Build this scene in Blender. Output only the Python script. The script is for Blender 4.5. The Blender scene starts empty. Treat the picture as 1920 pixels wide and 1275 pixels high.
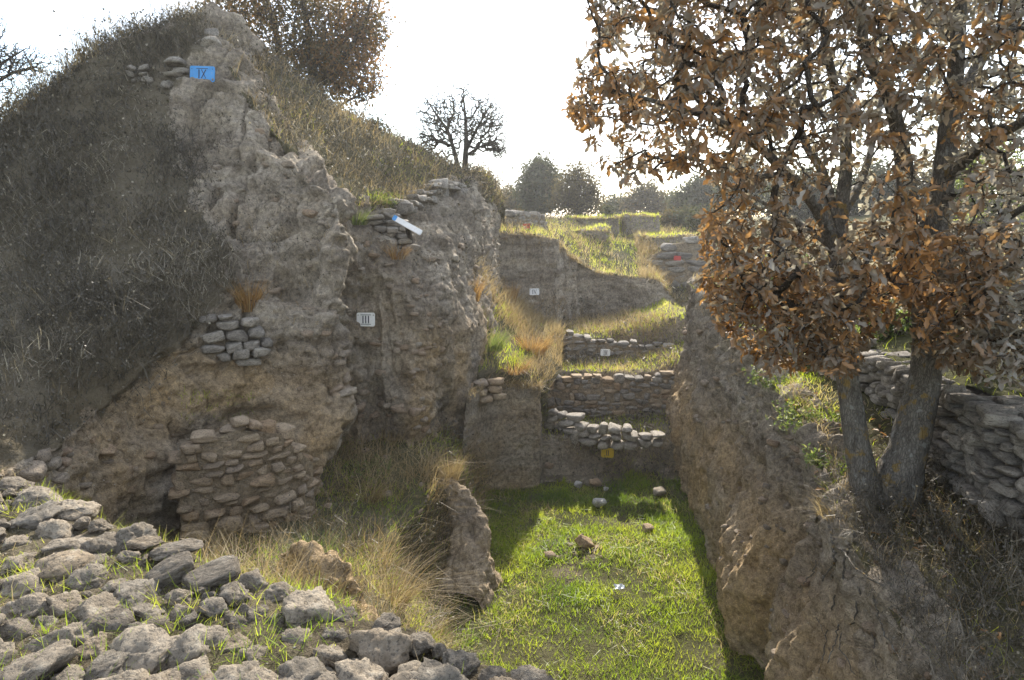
import bpy, bmesh, math, random
import numpy as np
from mathutils import Vector, Matrix, Euler

R = math.radians
rng = np.random.default_rng(7)
random.seed(7)
scene = bpy.context.scene
COL = scene.collection

# ------------------------------------------------------------------ camera, world, sun, exposure
CAM_Z = 6.0
FPX = 1250.0
PITCH = R(9.9)
cam_d = bpy.data.cameras.new('camera')
cam_d.sensor_fit = 'HORIZONTAL'
cam_d.sensor_width = 36.0
cam_d.lens = FPX / 1920 * 36.0
cam_d.clip_start = 0.05
cam_d.clip_end = 2000
cam = bpy.data.objects.new('camera', cam_d)
cam.location = (0, 0, CAM_Z)
cam.rotation_euler = (R(90) - PITCH, 0, 0)
COL.objects.link(cam)
scene.camera = cam

SUN_EL, SUN_AZ = 32.0, 11.0          # azimuth clockwise from +Y
world = bpy.data.worlds.new('World')
scene.world = world
world.use_nodes = True
wn, wl = world.node_tree.nodes, world.node_tree.links
wn.clear()
w_out = wn.new('ShaderNodeOutputWorld')
w_bg = wn.new('ShaderNodeBackground')
w_sky = wn.new('ShaderNodeTexSky')
w_sky.sky_type = 'NISHITA'
w_sky.sun_disc = False
w_sky.sun_elevation = R(SUN_EL)
w_sky.sun_rotation = R(SUN_AZ)
w_sky.air_density = 1.0
w_sky.dust_density = 0.5
w_sky.ozone_density = 1.0
w_bg.inputs['Strength'].default_value = 0.15
# thin high cloud over the whole sky
w_tc = wn.new('ShaderNodeTexCoord')
w_map = wn.new('ShaderNodeMapping')
w_map.inputs['Scale'].default_value = (1.0, 1.0, 2.6)
w_map.inputs['Rotation'].default_value = (0.0, R(12), R(25))
w_noise = wn.new('ShaderNodeTexNoise')
w_noise.inputs['Scale'].default_value = 2.6
w_noise.inputs['Detail'].default_value = 7.0
w_noise.inputs['Roughness'].default_value = 0.58
w_ramp = wn.new('ShaderNodeValToRGB')
w_ramp.color_ramp.elements[0].position = 0.36
w_ramp.color_ramp.elements[0].color = (0.1, 0.1, 0.1, 1)
w_ramp.color_ramp.elements[1].position = 0.62
w_ramp.color_ramp.elements[1].color = (0.85, 0.85, 0.85, 1)
w_mix = wn.new('ShaderNodeMixRGB')
w_mix.inputs['Color2'].default_value = (3.3, 3.25, 3.15, 1)
wl.new(w_tc.outputs['Generated'], w_map.inputs['Vector'])
wl.new(w_map.outputs['Vector'], w_noise.inputs['Vector'])
wl.new(w_noise.outputs['Fac'], w_ramp.inputs['Fac'])
wl.new(w_ramp.outputs['Color'], w_mix.inputs['Fac'])
wl.new(w_sky.outputs['Color'], w_mix.inputs['Color1'])
wl.new(w_mix.outputs['Color'], w_bg.inputs['Color'])
wl.new(w_bg.outputs['Background'], w_out.inputs['Surface'])

sun_d = bpy.data.lights.new('sun', 'SUN')
sun_d.energy = 3.3
sun_d.angle = R(0.6)
sun_d.color = (1.0, 0.93, 0.82)
sun = bpy.data.objects.new('sun', sun_d)
sv = Vector((math.sin(R(SUN_AZ)) * math.cos(R(SUN_EL)), math.cos(R(SUN_AZ)) * math.cos(R(SUN_EL)), math.sin(R(SUN_EL))))
sun.rotation_euler = (-sv).to_track_quat('-Z', 'Y').to_euler()
sun.location = (10, 40, 40)
COL.objects.link(sun)

scene.view_settings.view_transform = 'Standard'
scene.view_settings.look = 'None'
scene.view_settings.gamma = 1.0
scene.view_settings.use_curve_mapping = False
scene.view_settings.exposure = 1.72
cy = scene.cycles
cy.max_bounces = 6
cy.diffuse_bounces = 3
cy.glossy_bounces = 1
cy.transmission_bounces = 4
cy.transparent_max_bounces = 4
cy.caustics_reflective = False
cy.caustics_refractive = False
cy.use_denoising = True

# ------------------------------------------------------------------ pixel <-> world (photograph pixels, 1920 x 1275)
CP, SP = math.cos(PITCH), math.sin(PITCH)
def P(px, py, Y):
    u = (px - 960) / FPX; v = (637.5 - py) / FPX
    t = Y / (CP + v * SP)
    return np.array([u * t, Y, CAM_Z + (-SP + v * CP) * t])
def PZ(px, py, z):
    u = (px - 960) / FPX; v = (637.5 - py) / FPX
    t = (z - CAM_Z) / (-SP + v * CP)
    return np.array([u * t, (CP + v * SP) * t, z])
def proj(p):
    p = np.asarray(p, float)
    x = p[..., 0]; y = p[..., 1]; z = p[..., 2] - CAM_Z
    d = y * CP - z * SP
    d = np.where(d < 0.05, 0.05, d)
    up = y * SP + z * CP
    return 960 + x / d * FPX, 637.5 - up / d * FPX
def inpoly(px, py, poly):
    poly = np.asarray(poly, float); n = len(poly)
    c = np.zeros(np.shape(px), bool)
    j = n - 1
    for i in range(n):
        xi, yi = poly[i]; xj, yj = poly[j]
        k = ((yi > py) != (yj > py)) & (px < (xj - xi) * (py - yi) / (yj - yi + 1e-12) + xi)
        c ^= k
        j = i
    return c

# ------------------------------------------------------------------ noise
def _h(ix, iy, iz, seed):
    h = (ix.astype(np.int64) * 374761393 + iy.astype(np.int64) * 668265263 + iz.astype(np.int64) * 1440662683 + seed * 974634777) & 0xffffffff
    h = ((h ^ (h >> 13)) * 1274126177) & 0xffffffff
    h = (h ^ (h >> 16)) & 0xffffff
    return h / float(0xffffff) * 2 - 1
def vnoise(p, seed=0):
    f = np.floor(p); i = f.astype(np.int64); r = p - f
    w = r * r * r * (r * (r * 6 - 15) + 10)
    x, y, z = i[..., 0], i[..., 1], i[..., 2]
    wx, wy, wz = w[..., 0], w[..., 1], w[..., 2]
    def L(a, b, t): return a + (b - a) * t
    c00 = L(_h(x, y, z, seed), _h(x + 1, y, z, seed), wx)
    c10 = L(_h(x, y + 1, z, seed), _h(x + 1, y + 1, z, seed), wx)
    c01 = L(_h(x, y, z + 1, seed), _h(x + 1, y, z + 1, seed), wx)
    c11 = L(_h(x, y + 1, z + 1, seed), _h(x + 1, y + 1, z + 1, seed), wx)
    return L(L(c00, c10, wy), L(c01, c11, wy), wz)
def fbm(p, oct=4, seed=0, gain=0.5):
    p = np.asarray(p, float); s = np.zeros(p.shape[:-1]); a = 1.0; n = 0.0
    for o in range(oct):
        s += a * vnoise(p * (2.03 ** o) + 17.3 * o, seed + o)
        n += a; a *= gain
    return s / n
def ridge(p, oct=3, seed=0):
    p = np.asarray(p, float); s = np.zeros(p.shape[:-1]); a = 1.0; n = 0.0
    for o in range(oct):
        s += a * (1 - 2 * np.abs(vnoise(p * (2.1 ** o) + 9.1 * o, seed + o)))
        n += a; a *= 0.5
    return s / n

def worley(p, seed=0):
    p = np.asarray(p, float); b = np.floor(p - .5); best = np.full(p.shape[:-1], 9.0)
    for dx in (0, 1):
        for dy in (0, 1):
            for dz in (0, 1):
                c = b + np.array([dx, dy, dz]); i = c.astype(np.int64)
                f = np.stack([_h(i[..., 0], i[..., 1], i[..., 2], seed + k) for k in range(3)], -1) * .42 + .5 + c
                best = np.minimum(best, ((p - f) ** 2).sum(-1))
    return np.sqrt(best)

# ------------------------------------------------------------------ mesh + object helpers
def mk_mesh(name, V, F, smooth=True, tint=None):
    V = np.asarray(V, np.float32).reshape(-1, 3); F = np.asarray(F, np.int32)
    me = bpy.data.meshes.new(name)
    n, k = F.shape
    me.vertices.add(len(V)); me.vertices.foreach_set('co', V.ravel())
    me.loops.add(n * k); me.loops.foreach_set('vertex_index', F.ravel())
    me.polygons.add(n); me.polygons.foreach_set('loop_start', np.arange(0, n * k, k, dtype=np.int32))
    me.polygons.foreach_set('use_smooth', np.full(n, smooth))
    me.update(calc_edges=True)
    if tint is not None:
        a = me.attributes.new('tint', 'FLOAT_COLOR', 'POINT')
        t = np.ones((len(V), 4), np.float32); t[:, :tint.shape[1]] = tint
        a.data.foreach_set('color', t.ravel())
    return me
def new_obj(name, me, mat=None, parent=None, loc=None):
    o = bpy.data.objects.new(name, me)
    if mat is not None and me is not None and not me.materials:
        me.materials.append(mat)
    if parent is not None: o.parent = parent
    if loc is not None: o.location = loc
    COL.objects.link(o)
    return o
def tag(o, label=None, cat=None, group=None, kind=None):
    if label: o['label'] = label
    if cat: o['category'] = cat
    if group: o['group'] = group
    if kind: o['kind'] = kind
    return o
def thing(name, label, cat, loc, group=None):
    o = bpy.data.objects.new(name, None)
    o.empty_display_size = 0.2
    o.location = loc
    COL.objects.link(o)
    return tag(o, label, cat, group)

# ------------------------------------------------------------------ materials
def nodes_of(name):
    m = bpy.data.materials.new(name); m.use_nodes = True
    nt = m.node_tree; nt.nodes.clear()
    return m, nt.nodes, nt.links
def N(nodes, typ, **kw):
    n = nodes.new(typ)
    for k, v in kw.items():
        if k.startswith('_'): setattr(n, k[1:], v)
        else: n.inputs[k.replace('__', ' ')].default_value = v
    return n
def ramp(nodes, stops):
    r = nodes.new('ShaderNodeValToRGB'); e = r.color_ramp.elements
    e[0].position, e[0].color = stops[0][0], (*stops[0][1], 1)
    e[1].position, e[1].color = stops[-1][0], (*stops[-1][1], 1)
    for p, c in stops[1:-1]:
        x = e.new(p); x.color = (*c, 1)
    return r
def mixc(nodes, links, a, b, f, mode='MIX'):
    m = nodes.new('ShaderNodeMixRGB'); m.blend_type = mode
    for s, v in (('Color1', a), ('Color2', b), ('Fac', f)):
        if isinstance(v, bpy.types.NodeSocket): links.new(v, m.inputs[s])
        elif isinstance(v, (int, float)): m.inputs[s].default_value = v
        else: m.inputs[s].default_value = (*v, 1)
    return m.outputs['Color']
def finish(nodes, links, col, height=None, rough=0.95, bump=0.5, dist=0.02, spec=0.15):
    b = nodes.new('ShaderNodeBsdfPrincipled'); o = nodes.new('ShaderNodeOutputMaterial')
    links.new(col, b.inputs['Base Color'])
    b.inputs['Roughness'].default_value = rough
    b.inputs['Specular IOR Level'].default_value = spec
    if height is not None:
        bp = nodes.new('ShaderNodeBump'); bp.inputs['Strength'].default_value = bump; bp.inputs['Distance'].default_value = dist
        links.new(height, bp.inputs['Height']); links.new(bp.outputs['Normal'], b.inputs['Normal'])
    links.new(b.outputs['BSDF'], o.inputs['Surface'])
def add(nodes, links, a, b, w=1.0):
    m = nodes.new('ShaderNodeMath'); m.operation = 'MULTIPLY_ADD'
    links.new(b, m.inputs[0]); m.inputs[1].default_value = w; links.new(a, m.inputs[2])
    return m.outputs[0]

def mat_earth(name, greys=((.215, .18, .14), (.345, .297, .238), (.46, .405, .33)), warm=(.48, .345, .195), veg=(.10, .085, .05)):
    m, n, l = nodes_of(name)
    g = n.new('ShaderNodeNewGeometry')
    n1 = N(n, 'ShaderNodeTexNoise', Scale=1.1, Detail=8.0, Roughness=0.62)
    n2 = N(n, 'ShaderNodeTexNoise', Scale=14.0, Detail=6.0, Roughness=0.7)
    n3 = N(n, 'ShaderNodeTexNoise', Scale=60.0, Detail=3.0, Roughness=0.7)
    vo = N(n, 'ShaderNodeTexVoronoi', Scale=22.0); vo.inputs['Randomness'].default_value = 1.0
    for t in (n1, n2, n3, vo): l.new(g.outputs['Position'], t.inputs['Vector'])
    # horizontal strata
    mp = N(n, 'ShaderNodeMapping'); mp.inputs['Scale'].default_value = (.35, .35, 3.2)
    l.new(g.outputs['Position'], mp.inputs['Vector'])
    ns = N(n, 'ShaderNodeTexNoise', Scale=1.0, Detail=5.0, Roughness=0.6)
    l.new(mp.outputs['Vector'], ns.inputs['Vector'])
    r1 = ramp(n, [(.3, greys[0]), (.5, greys[1]), (.72, greys[2])]); l.new(n1.outputs['Fac'], r1.inputs['Fac'])
    c = r1.outputs['Color']
    rs = ramp(n, [(.32, (.55, .52, .5)), (.5, (1, 1, 1)), (.7, (1.3, 1.26, 1.18))]); l.new(ns.outputs['Fac'], rs.inputs['Fac'])
    c = mixc(n, l, c, rs.outputs['Color'], 0.75, 'MULTIPLY')
    at = n.new('ShaderNodeAttribute'); at.attribute_name = 'tint'
    sp = n.new('ShaderNodeSeparateColor'); l.new(at.outputs['Color'], sp.inputs['Color'])
    c = mixc(n, l, c, warm, sp.outputs['Red'])
    r2 = ramp(n, [(.33, (.42, .40, .37)), (.52, (1, 1, 1)), (.68, (1.5, 1.45, 1.35))]); l.new(n2.outputs['Fac'], r2.inputs['Fac'])
    c = mixc(n, l, c, r2.outputs['Color'], 0.85, 'MULTIPLY')
    r3 = ramp(n, [(.34, (.6, .58, .55)), (.5, (1, 1, 1)), (.68, (1.35, 1.32, 1.26))]); l.new(n3.outputs['Fac'], r3.inputs['Fac'])
    c = mixc(n, l, c, r3.outputs['Color'], 0.7, 'MULTIPLY')
    # pale specks of chalk and sherd
    rv = ramp(n, [(.0, (1, 1, 1)), (.11, (1, 1, 1)), (.16, (0, 0, 0))]); l.new(vo.outputs['Distance'], rv.inputs['Fac'])
    rn = ramp(n, [(.62, (0, 0, 0)), (.7, (1, 1, 1))]); l.new(vo.outputs['Color'], rn.inputs['Fac'])
    sm = mixc(n, l, rv.outputs['Color'], rn.outputs['Color'], 1.0, 'MULTIPLY')
    c = mixc(n, l, c, (.5, .46, .4), sm)
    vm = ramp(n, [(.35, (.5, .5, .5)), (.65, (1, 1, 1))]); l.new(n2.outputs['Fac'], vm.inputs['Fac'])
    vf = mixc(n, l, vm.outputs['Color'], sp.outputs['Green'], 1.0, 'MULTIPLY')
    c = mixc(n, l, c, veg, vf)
    h = add(n, l, n2.outputs['Fac'], n3.outputs['Fac'], 0.35)
    h = add(n, l, h, sm, 0.12)
    finish(n, l, c, h, 1.0, 1.0, 0.08, 0.05)
    return m

def mat_stone(name, cols, lichen=(.34, .33, .3), dark=(.06, .055, .05), scale=1.0, lich_amt=.5):
    m, n, l = nodes_of(name)
    tc = n.new('ShaderNodeTexCoord'); oi = n.new('ShaderNodeObjectInfo')
    ofs = N(n, 'ShaderNodeVectorMath'); ofs.operation = 'ADD'
    l.new(tc.outputs['Object'], ofs.inputs[0])
    cmb = n.new('ShaderNodeCombineXYZ')
    mu = N(n, 'ShaderNodeMath'); mu.operation = 'MULTIPLY'; mu.inputs[1].default_value = 37.0
    l.new(oi.outputs['Random'], mu.inputs[0])
    for k in range(3): l.new(mu.outputs[0], cmb.inputs[k])
    l.new(cmb.outputs[0], ofs.inputs[1])
    r = ramp(n, [(i / (len(cols) - 1), c) for i, c in enumerate(cols)]); l.new(oi.outputs['Random'], r.inputs['Fac'])
    n1 = N(n, 'ShaderNodeTexNoise', Scale=3.0 * scale, Detail=9.0, Roughness=.68)
    n2 = N(n, 'ShaderNodeTexNoise', Scale=13.0 * scale, Detail=6.0, Roughness=.72)
    vo = N(n, 'ShaderNodeTexVoronoi', Scale=11.0 * scale)
    for t in (n1, n2, vo): l.new(ofs.outputs[0], t.inputs['Vector'])
    c = r.outputs['Color']
    a = ramp(n, [(.3, (.45, .44, .43)), (.52, (1, 1, 1)), (.75, (1.35, 1.32, 1.27))]); l.new(n1.outputs['Fac'], a.inputs['Fac'])
    c = mixc(n, l, c, a.outputs['Color'], .85, 'MULTIPLY')
    b = ramp(n, [(.39, (1, 1, 1)), (.48, (0, 0, 0))]); l.new(n2.outputs['Fac'], b.inputs['Fac'])
    c = mixc(n, l, c, dark, mixc(n, l, b.outputs['Color'], (.7, .7, .7), 1.0, 'MULTIPLY'))
    d = ramp(n, [(.55, (0, 0, 0)), (.68, (lich_amt,) * 3)]); l.new(n1.outputs['Fac'], d.inputs['Fac'])
    c = mixc(n, l, c, lichen, d.outputs['Color'])
    h = add(n, l, n2.outputs['Fac'], n1.outputs['Fac'], 1.2)
    h = add(n, l, h, vo.outputs['Distance'], .35)
    finish(n, l, c, h, .95, .8, .035, .15)
    return m

def mat_leaf(name, stops, trans=0.5, rough=.7, tcol=1.35):
    """thin foliage: colour from the per-vertex random in tint.r"""
    m, n, l = nodes_of(name)
    at = n.new('ShaderNodeAttribute'); at.attribute_name = 'tint'
    sp = n.new('ShaderNodeSeparateColor'); l.new(at.outputs['Color'], sp.inputs['Color'])
    r = ramp(n, stops); l.new(sp.outputs['Red'], r.inputs['Fac'])
    d = n.new('ShaderNodeBsdfDiffuse'); t = n.new('ShaderNodeBsdfTranslucent'); o = n.new('ShaderNodeOutputMaterial')
    mx = n.new('ShaderNodeMixShader'); mx.inputs[0].default_value = trans
    l.new(r.outputs['Color'], d.inputs['Color'])
    l.new(mixc(n, l, r.outputs['Color'], (tcol, tcol, tcol * .8), 1.0, 'MULTIPLY'), t.inputs['Color'])
    l.new(d.outputs[0], mx.inputs[1]); l.new(t.outputs[0], mx.inputs[2])
    gl = N(n, 'ShaderNodeBsdfGlossy', Roughness=.45); gl.inputs['Color'].default_value = (1, 1, 1, 1)
    m2 = n.new('ShaderNodeMixShader'); m2.inputs[0].default_value = .03
    l.new(mx.outputs[0], m2.inputs[1]); l.new(gl.outputs[0], m2.inputs[2])
    l.new(m2.outputs[0], o.inputs['Surface'])
    return m

def mat_bark(name, cols, lichen=None):
    m, n, l = nodes_of(name)
    g = n.new('ShaderNodeNewGeometry')
    mp = N(n, 'ShaderNodeMapping'); mp.inputs['Scale'].default_value = (1, 1, .35); l.new(g.outputs['Position'], mp.inputs['Vector'])
    n1 = N(n, 'ShaderNodeTexNoise', Scale=22.0, Detail=6.0, Roughness=.7); l.new(mp.outputs[0], n1.inputs['Vector'])
    vo = N(n, 'ShaderNodeTexVoronoi', Scale=46.0); vo.feature = 'DISTANCE_TO_EDGE'
    nd = N(n, 'ShaderNodeTexNoise', Scale=14.0, Detail=3.0); l.new(mp.outputs[0], nd.inputs['Vector'])
    l.new(mixc(n, l, mp.outputs[0], nd.outputs['Color'], .06, 'ADD'), vo.inputs['Vector'])
    n2 = N(n, 'ShaderNodeTexNoise', Scale=7.0, Detail=6.0, Roughness=.65); l.new(g.outputs['Position'], n2.inputs['Vector'])
    r = ramp(n, [(.3, cols[0]), (.7, cols[1])]); l.new(n1.outputs['Fac'], r.inputs['Fac'])
    c = r.outputs['Color']
    e = ramp(n, [(.0, (.5, .5, .5)), (.2, (1, 1, 1))]); l.new(vo.outputs['Distance'], e.inputs['Fac'])
    c = mixc(n, l, c, e.outputs['Color'], .8, 'MULTIPLY')
    if lichen:
        f = ramp(n, [(.56, (0, 0, 0)), (.62, (.75, .75, .75))]); l.new(n2.outputs['Fac'], f.inputs['Fac'])
        c = mixc(n, l, c, lichen[0], f.outputs['Color'])
        f2 = ramp(n, [(.36, (.6, .6, .6)), (.42, (0, 0, 0))]); l.new(n2.outputs['Fac'], f2.inputs['Fac'])
        c = mixc(n, l, c, lichen[1], f2.outputs['Color'])
    h = add(n, l, n1.outputs['Fac'], e.outputs['Color'], .8)
    finish(n, l, c, h, .95, .9, .02, .1)
    return m

def mat_paint(name, col, wear=(.35, .33, .3), rough=.5):
    m, n, l = nodes_of(name)
    tc = n.new('ShaderNodeTexCoord')
    n1 = N(n, 'ShaderNodeTexNoise', Scale=9.0, Detail=8.0, Roughness=.7); l.new(tc.outputs['Object'], n1.inputs['Vector'])
    r = ramp(n, [(.3, (.8, .8, .8)), (.6, (1, 1, 1))]); l.new(n1.outputs['Fac'], r.inputs['Fac'])
    c = mixc(n, l, col, r.outputs['Color'], 1.0, 'MULTIPLY')
    f = ramp(n, [(.62, (0, 0, 0)), (.72, (.5, .5, .5))]); l.new(n1.outputs['Fac'], f.inputs['Fac'])
    c = mixc(n, l, c, wear, f.outputs['Color'])
    finish(n, l, c, n1.outputs['Fac'], rough, .1, .003, .4)
    return m

M_EARTH = mat_earth('earth')
M_SOIL = mat_earth('topsoil', greys=((.10, .085, .06), (.16, .135, .095), (.23, .195, .14)), veg=(.075, .085, .025))
M_ROCK = mat_stone('grey_limestone', [(.17, .145, .115), (.26, .22, .17), (.34, .285, .215), (.21, .185, .15), (.31, .245, .17)], lichen=(.40, .37, .31))
M_TAN = mat_stone('tan_wall_stone', [(.34, .235, .14), (.42, .305, .195), (.38, .295, .205), (.46, .355, .24), (.35, .28, .21)], lichen=(.46, .39, .3), lich_amt=.35)
M_GREYW = mat_stone('grey_wall_stone', [(.22, .195, .165), (.33, .295, .25), (.40, .355, .295), (.27, .245, .215)], lichen=(.45, .43, .38))
M_EMB = mat_stone('embedded_stone', [(.30, .245, .185), (.37, .30, .225), (.36, .26, .175), (.41, .355, .28)], lichen=(.42, .37, .3), lich_amt=.3)
M_PALE = mat_stone('pale_rock', [(.46, .44, .40), (.55, .53, .49)], lichen=(.6, .58, .55))
M_BARK = mat_bark('oak_bark', ((.10, .088, .072), (.26, .235, .20)), ((.26, .17, .05), (.33, .33, .30)))
M_BARKD = mat_bark('dark_bark', ((.05, .042, .035), (.13, .11, .09)))
GREEN = [(0, (.11, .18, .014)), (.35, (.25, .32, .022)), (.7, (.38, .40, .045)), (.86, (.33, .30, .10)), (1, (.44, .34, .18))]
M_GRASS = mat_leaf('green_grass', GREEN, .58, tcol=1.6)
M_DRY = mat_leaf('dry_grass', [(0, (.16, .12, .06)), (.4, (.29, .21, .105)), (.8, (.41, .31, .17)), (1, (.52, .42, .26))], .4, tcol=1.2)
M_ORANGE = mat_leaf('orange_grass', [(0, (.20, .12, .045)), (.4, (.36, .20, .07)), (.8, (.48, .29, .11)), (1, (.55, .41, .2))], .42, tcol=1.25)
M_BRUSH = mat_leaf('dead_brush', [(0, (.04, .034, .025)), (.45, (.085, .073, .053)), (.8, (.16, .135, .098)), (.93, (.32, .28, .21)), (1, (.55, .5, .4))], .25)
M_OAKLEAF = mat_leaf('oak_leaf', [(0, (.42, .21, .07)), (.2, (.31, .175, .08)), (.4, (.22, .155, .10)), (.6, (.27, .225, .18)), (1, (.44, .41, .37))], .42, tcol=1.2)
M_AUTUMN = mat_leaf('autumn_leaf', [(0, (.05, .045, .018)), (.35, (.11, .085, .035)), (.6, (.22, .12, .04)), (1, (.36, .17, .05))], .45)
M_DARKLEAF = mat_leaf('evergreen_leaf', [(0, (.03, .036, .018)), (.5, (.06, .066, .03)), (1, (.12, .105, .05))], .35)
M_WEED = mat_leaf('weed_leaf', [(0, (.06, .10, .02)), (.5, (.13, .18, .045)), (1, (.28, .28, .10))], .5)

# ------------------------------------------------------------------ terrain patches
def cr_weights(nc, nf):
    """Catmull-Rom weights from nc control points to nf samples"""
    W = np.zeros((nf, nc)); s = np.linspace(0, nc - 1, nf)
    for i, x in enumerate(s):
        k = min(int(x), nc - 2); t = x - k
        b = [-.5 * t**3 + t * t - .5 * t, 1.5 * t**3 - 2.5 * t * t + 1, -1.5 * t**3 + 2 * t * t + .5 * t, .5 * t**3 - .5 * t * t]
        for j in range(4):
            q = k - 1 + j
            if q < 0:
                W[i, 0] += 2 * b[j]; W[i, 1] -= b[j]
            elif q > nc - 1:
                W[i, nc - 1] += 2 * b[j]; W[i, nc - 2] -= b[j]
            else: W[i, q] += b[j]
    return W
def lin_weights(nc, nf):
    W = np.zeros((nf, nc)); s = np.linspace(0, nc - 1, nf)
    for i, x in enumerate(s):
        k = min(int(x), nc - 2); t = x - k
        W[i, k] = 1 - t; W[i, k + 1] = t
    return W
def grid_normals(G):
    du = np.gradient(G, axis=0); dv = np.gradient(G, axis=1)
    n = np.cross(dv, du); n /= (np.linalg.norm(n, axis=-1, keepdims=True) + 1e-9)
    return n
class Patch: pass
PATCHES = {}
def patch(name, rows, res, mat, disp=None, warm=None, veg=None, linear=False, flip=False, orient=True):
    C = np.array([[P(*c) if len(c) == 3 else np.array(c[1:], float) for c in r] for r in rows])
    lu = np.linalg.norm(np.diff(C, axis=0), axis=-1).sum(0).max(); lv = np.linalg.norm(np.diff(C, axis=1), axis=-1).sum(1).max()
    nu = max(8, int(lu / res) + 1); nv = max(8, int(lv / res) + 1)
    w = lin_weights if linear else cr_weights
    G = np.einsum('ia,abk,jb->ijk', w(len(rows), nu), C, w(len(rows[0]), nv))
    Nn = grid_normals(G)
    if orient:      # the visible side faces the open trench and the sky
        v = np.array([0, 0, CAM_Z + 6.0]) - G; v = v / np.linalg.norm(v, axis=-1, keepdims=True)
        flip = float((Nn * v).sum(-1).mean()) < 0
    if flip: Nn = -Nn
    if disp is not None:
        G = G + Nn * disp(G)[..., None]
        Nn = grid_normals(G)
        if flip: Nn = -Nn
    p = Patch(); p.G, p.N = G, Nn
    p.px, p.py = proj(G)
    idx = np.arange(nu * nv).reshape(nu, nv)
    F = np.stack([idx[:-1, :-1], idx[1:, :-1], idx[1:, 1:], idx[:-1, 1:]], -1).reshape(-1, 4)
    if flip: F = F[:, ::-1]
    T = np.zeros((nu, nv, 3))
    if warm is not None: T[..., 0] = np.clip(warm(G, p.px, p.py), 0, 1)
    if veg is not None: T[..., 1] = np.clip(veg(G, p.px, p.py), 0, 1)
    p.T = T
    me = mk_mesh(name, G, F, True, T.reshape(-1, 3))
    p.obj = tag(new_obj(name, me, mat), kind='structure')
    e1 = G[1:, :-1] - G[:-1, :-1]; e2 = G[:-1, 1:] - G[:-1, :-1]
    p.area = np.linalg.norm(np.cross(e1, e2), axis=-1)
    PATCHES[name] = p
    return p
def scatter(p, per_m2, poly=None, mask=None):
    n = int(per_m2 * p.area.sum())
    if n < 1: return np.zeros((0, 3)), np.zeros((0, 3))
    c = np.cumsum(p.area.ravel()); k = np.searchsorted(c, rng.random(n) * c[-1])
    k = np.minimum(k, p.area.size - 1)
    i, j = np.unravel_index(k, p.area.shape)
    a, b = rng.random(n)[:, None], rng.random(n)[:, None]
    G = p.G
    Q = (G[i, j] * (1 - a) + G[i + 1, j] * a) * (1 - b) + (G[i, j + 1] * (1 - a) + G[i + 1, j + 1] * a) * b
    Nn = p.N[i, j]
    if poly is not None:
        px, py = proj(Q)
        polys = poly if isinstance(poly[0][0], (list, tuple)) else [poly]
        keep = np.zeros(len(Q), bool)
        for pl in polys: keep |= inpoly(px, py, pl)
        Q, Nn = Q[keep], Nn[keep]
    px, py = proj(Q); k = (px > -260) & (px < 2180) & (py > -260) & (py < 1480) & (Q[:, 1] > .8); Q, Nn = Q[k], Nn[k]
    if mask is not None:
        k = rng.random(len(Q)) < mask(Q); Q, Nn = Q[k], Nn[k]
    return Q, Nn
def surf(p, px, py):
    d = (p.px - px) ** 2 + (p.py - py) ** 2
    k = np.unravel_index(np.argmin(d), d.shape)
    return p.G[k].copy(), p.N[k].copy()
def soft(px, py, poly, G, amt=1.0, edge=0.35):
    """polygon mask with a ragged edge"""
    j = fbm(G * 2.2, 3, 55) * 45
    return inpoly(px + j, py + fbm(G * 2.2 + 31, 3, 56) * 45, poly) * amt

def nz(G):
    return np.abs(grid_normals(G)[..., 2])
def d_earth(big=.12, fb=.9, streak=.06, small=.035, led=.03, seed=1, pits=.05):
    def f(G):
        wp = G + .12 * np.stack([fbm(G * 1.7 + k * 9, 2, seed + 60 + k) for k in range(3)], -1)
        d = big * fbm(wp * fb, 4, seed)
        if streak: d += streak * ridge(wp * np.array([2.4, 2.4, .55]), 4, seed + 10)
        if led: d += led * fbm(wp * np.array([.8, .8, 3.6]), 4, seed + 20, .6)
        d += small * fbm(G * 7.5, 3, seed + 30, .65)
        # clods, knocked-out sockets and cracks, stronger in some zones than others
        zone = np.clip(.5 + 1.3 * fbm(G * .8, 2, seed + 50), 0.1, 1)
        d += small * 1.35 * zone * (.55 - worley(wp * np.array([3.4, 3.4, 4.6]), seed + 5))
        d += small * .9 * (.55 - worley(wp * np.array([8., 8., 10.]), seed + 6))
        cr = np.abs(vnoise(wp * np.array([1.6, 1.6, .8]), seed + 70)); d -= small * 1.5 * np.clip(1 - cr / .06, 0, 1)
        if pits:
            q = vnoise(G * 4.2, seed + 40); d -= pits * np.clip(q - .45, 0, 1) * 4
            q2 = vnoise(G * 9.0, seed + 41); d -= pits * .6 * np.clip(q2 - .4, 0, 1) * 3
        return d
    return f
def d_soil(big=.12, small=.03, seed=3):
    return lambda G: big * fbm(G * .8, 3, seed) + small * fbm(G * 5, 4, seed + 7, .6)
def back(row, dy, dz):
    return [('w', *(P(*c) + np.array([0, dy, dz]))) for c in row]

# distant ground to the horizon
me = mk_mesh('ground', [(-900, -200, -1.2), (900, -200, -1.2), (900, 1500, -1.2), (-900, 1500, -1.2)], [(0, 1, 2, 3)], False, np.array([[0, .8, 0]] * 4))
tag(new_obj('ground', me, M_SOIL), kind='structure')

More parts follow.
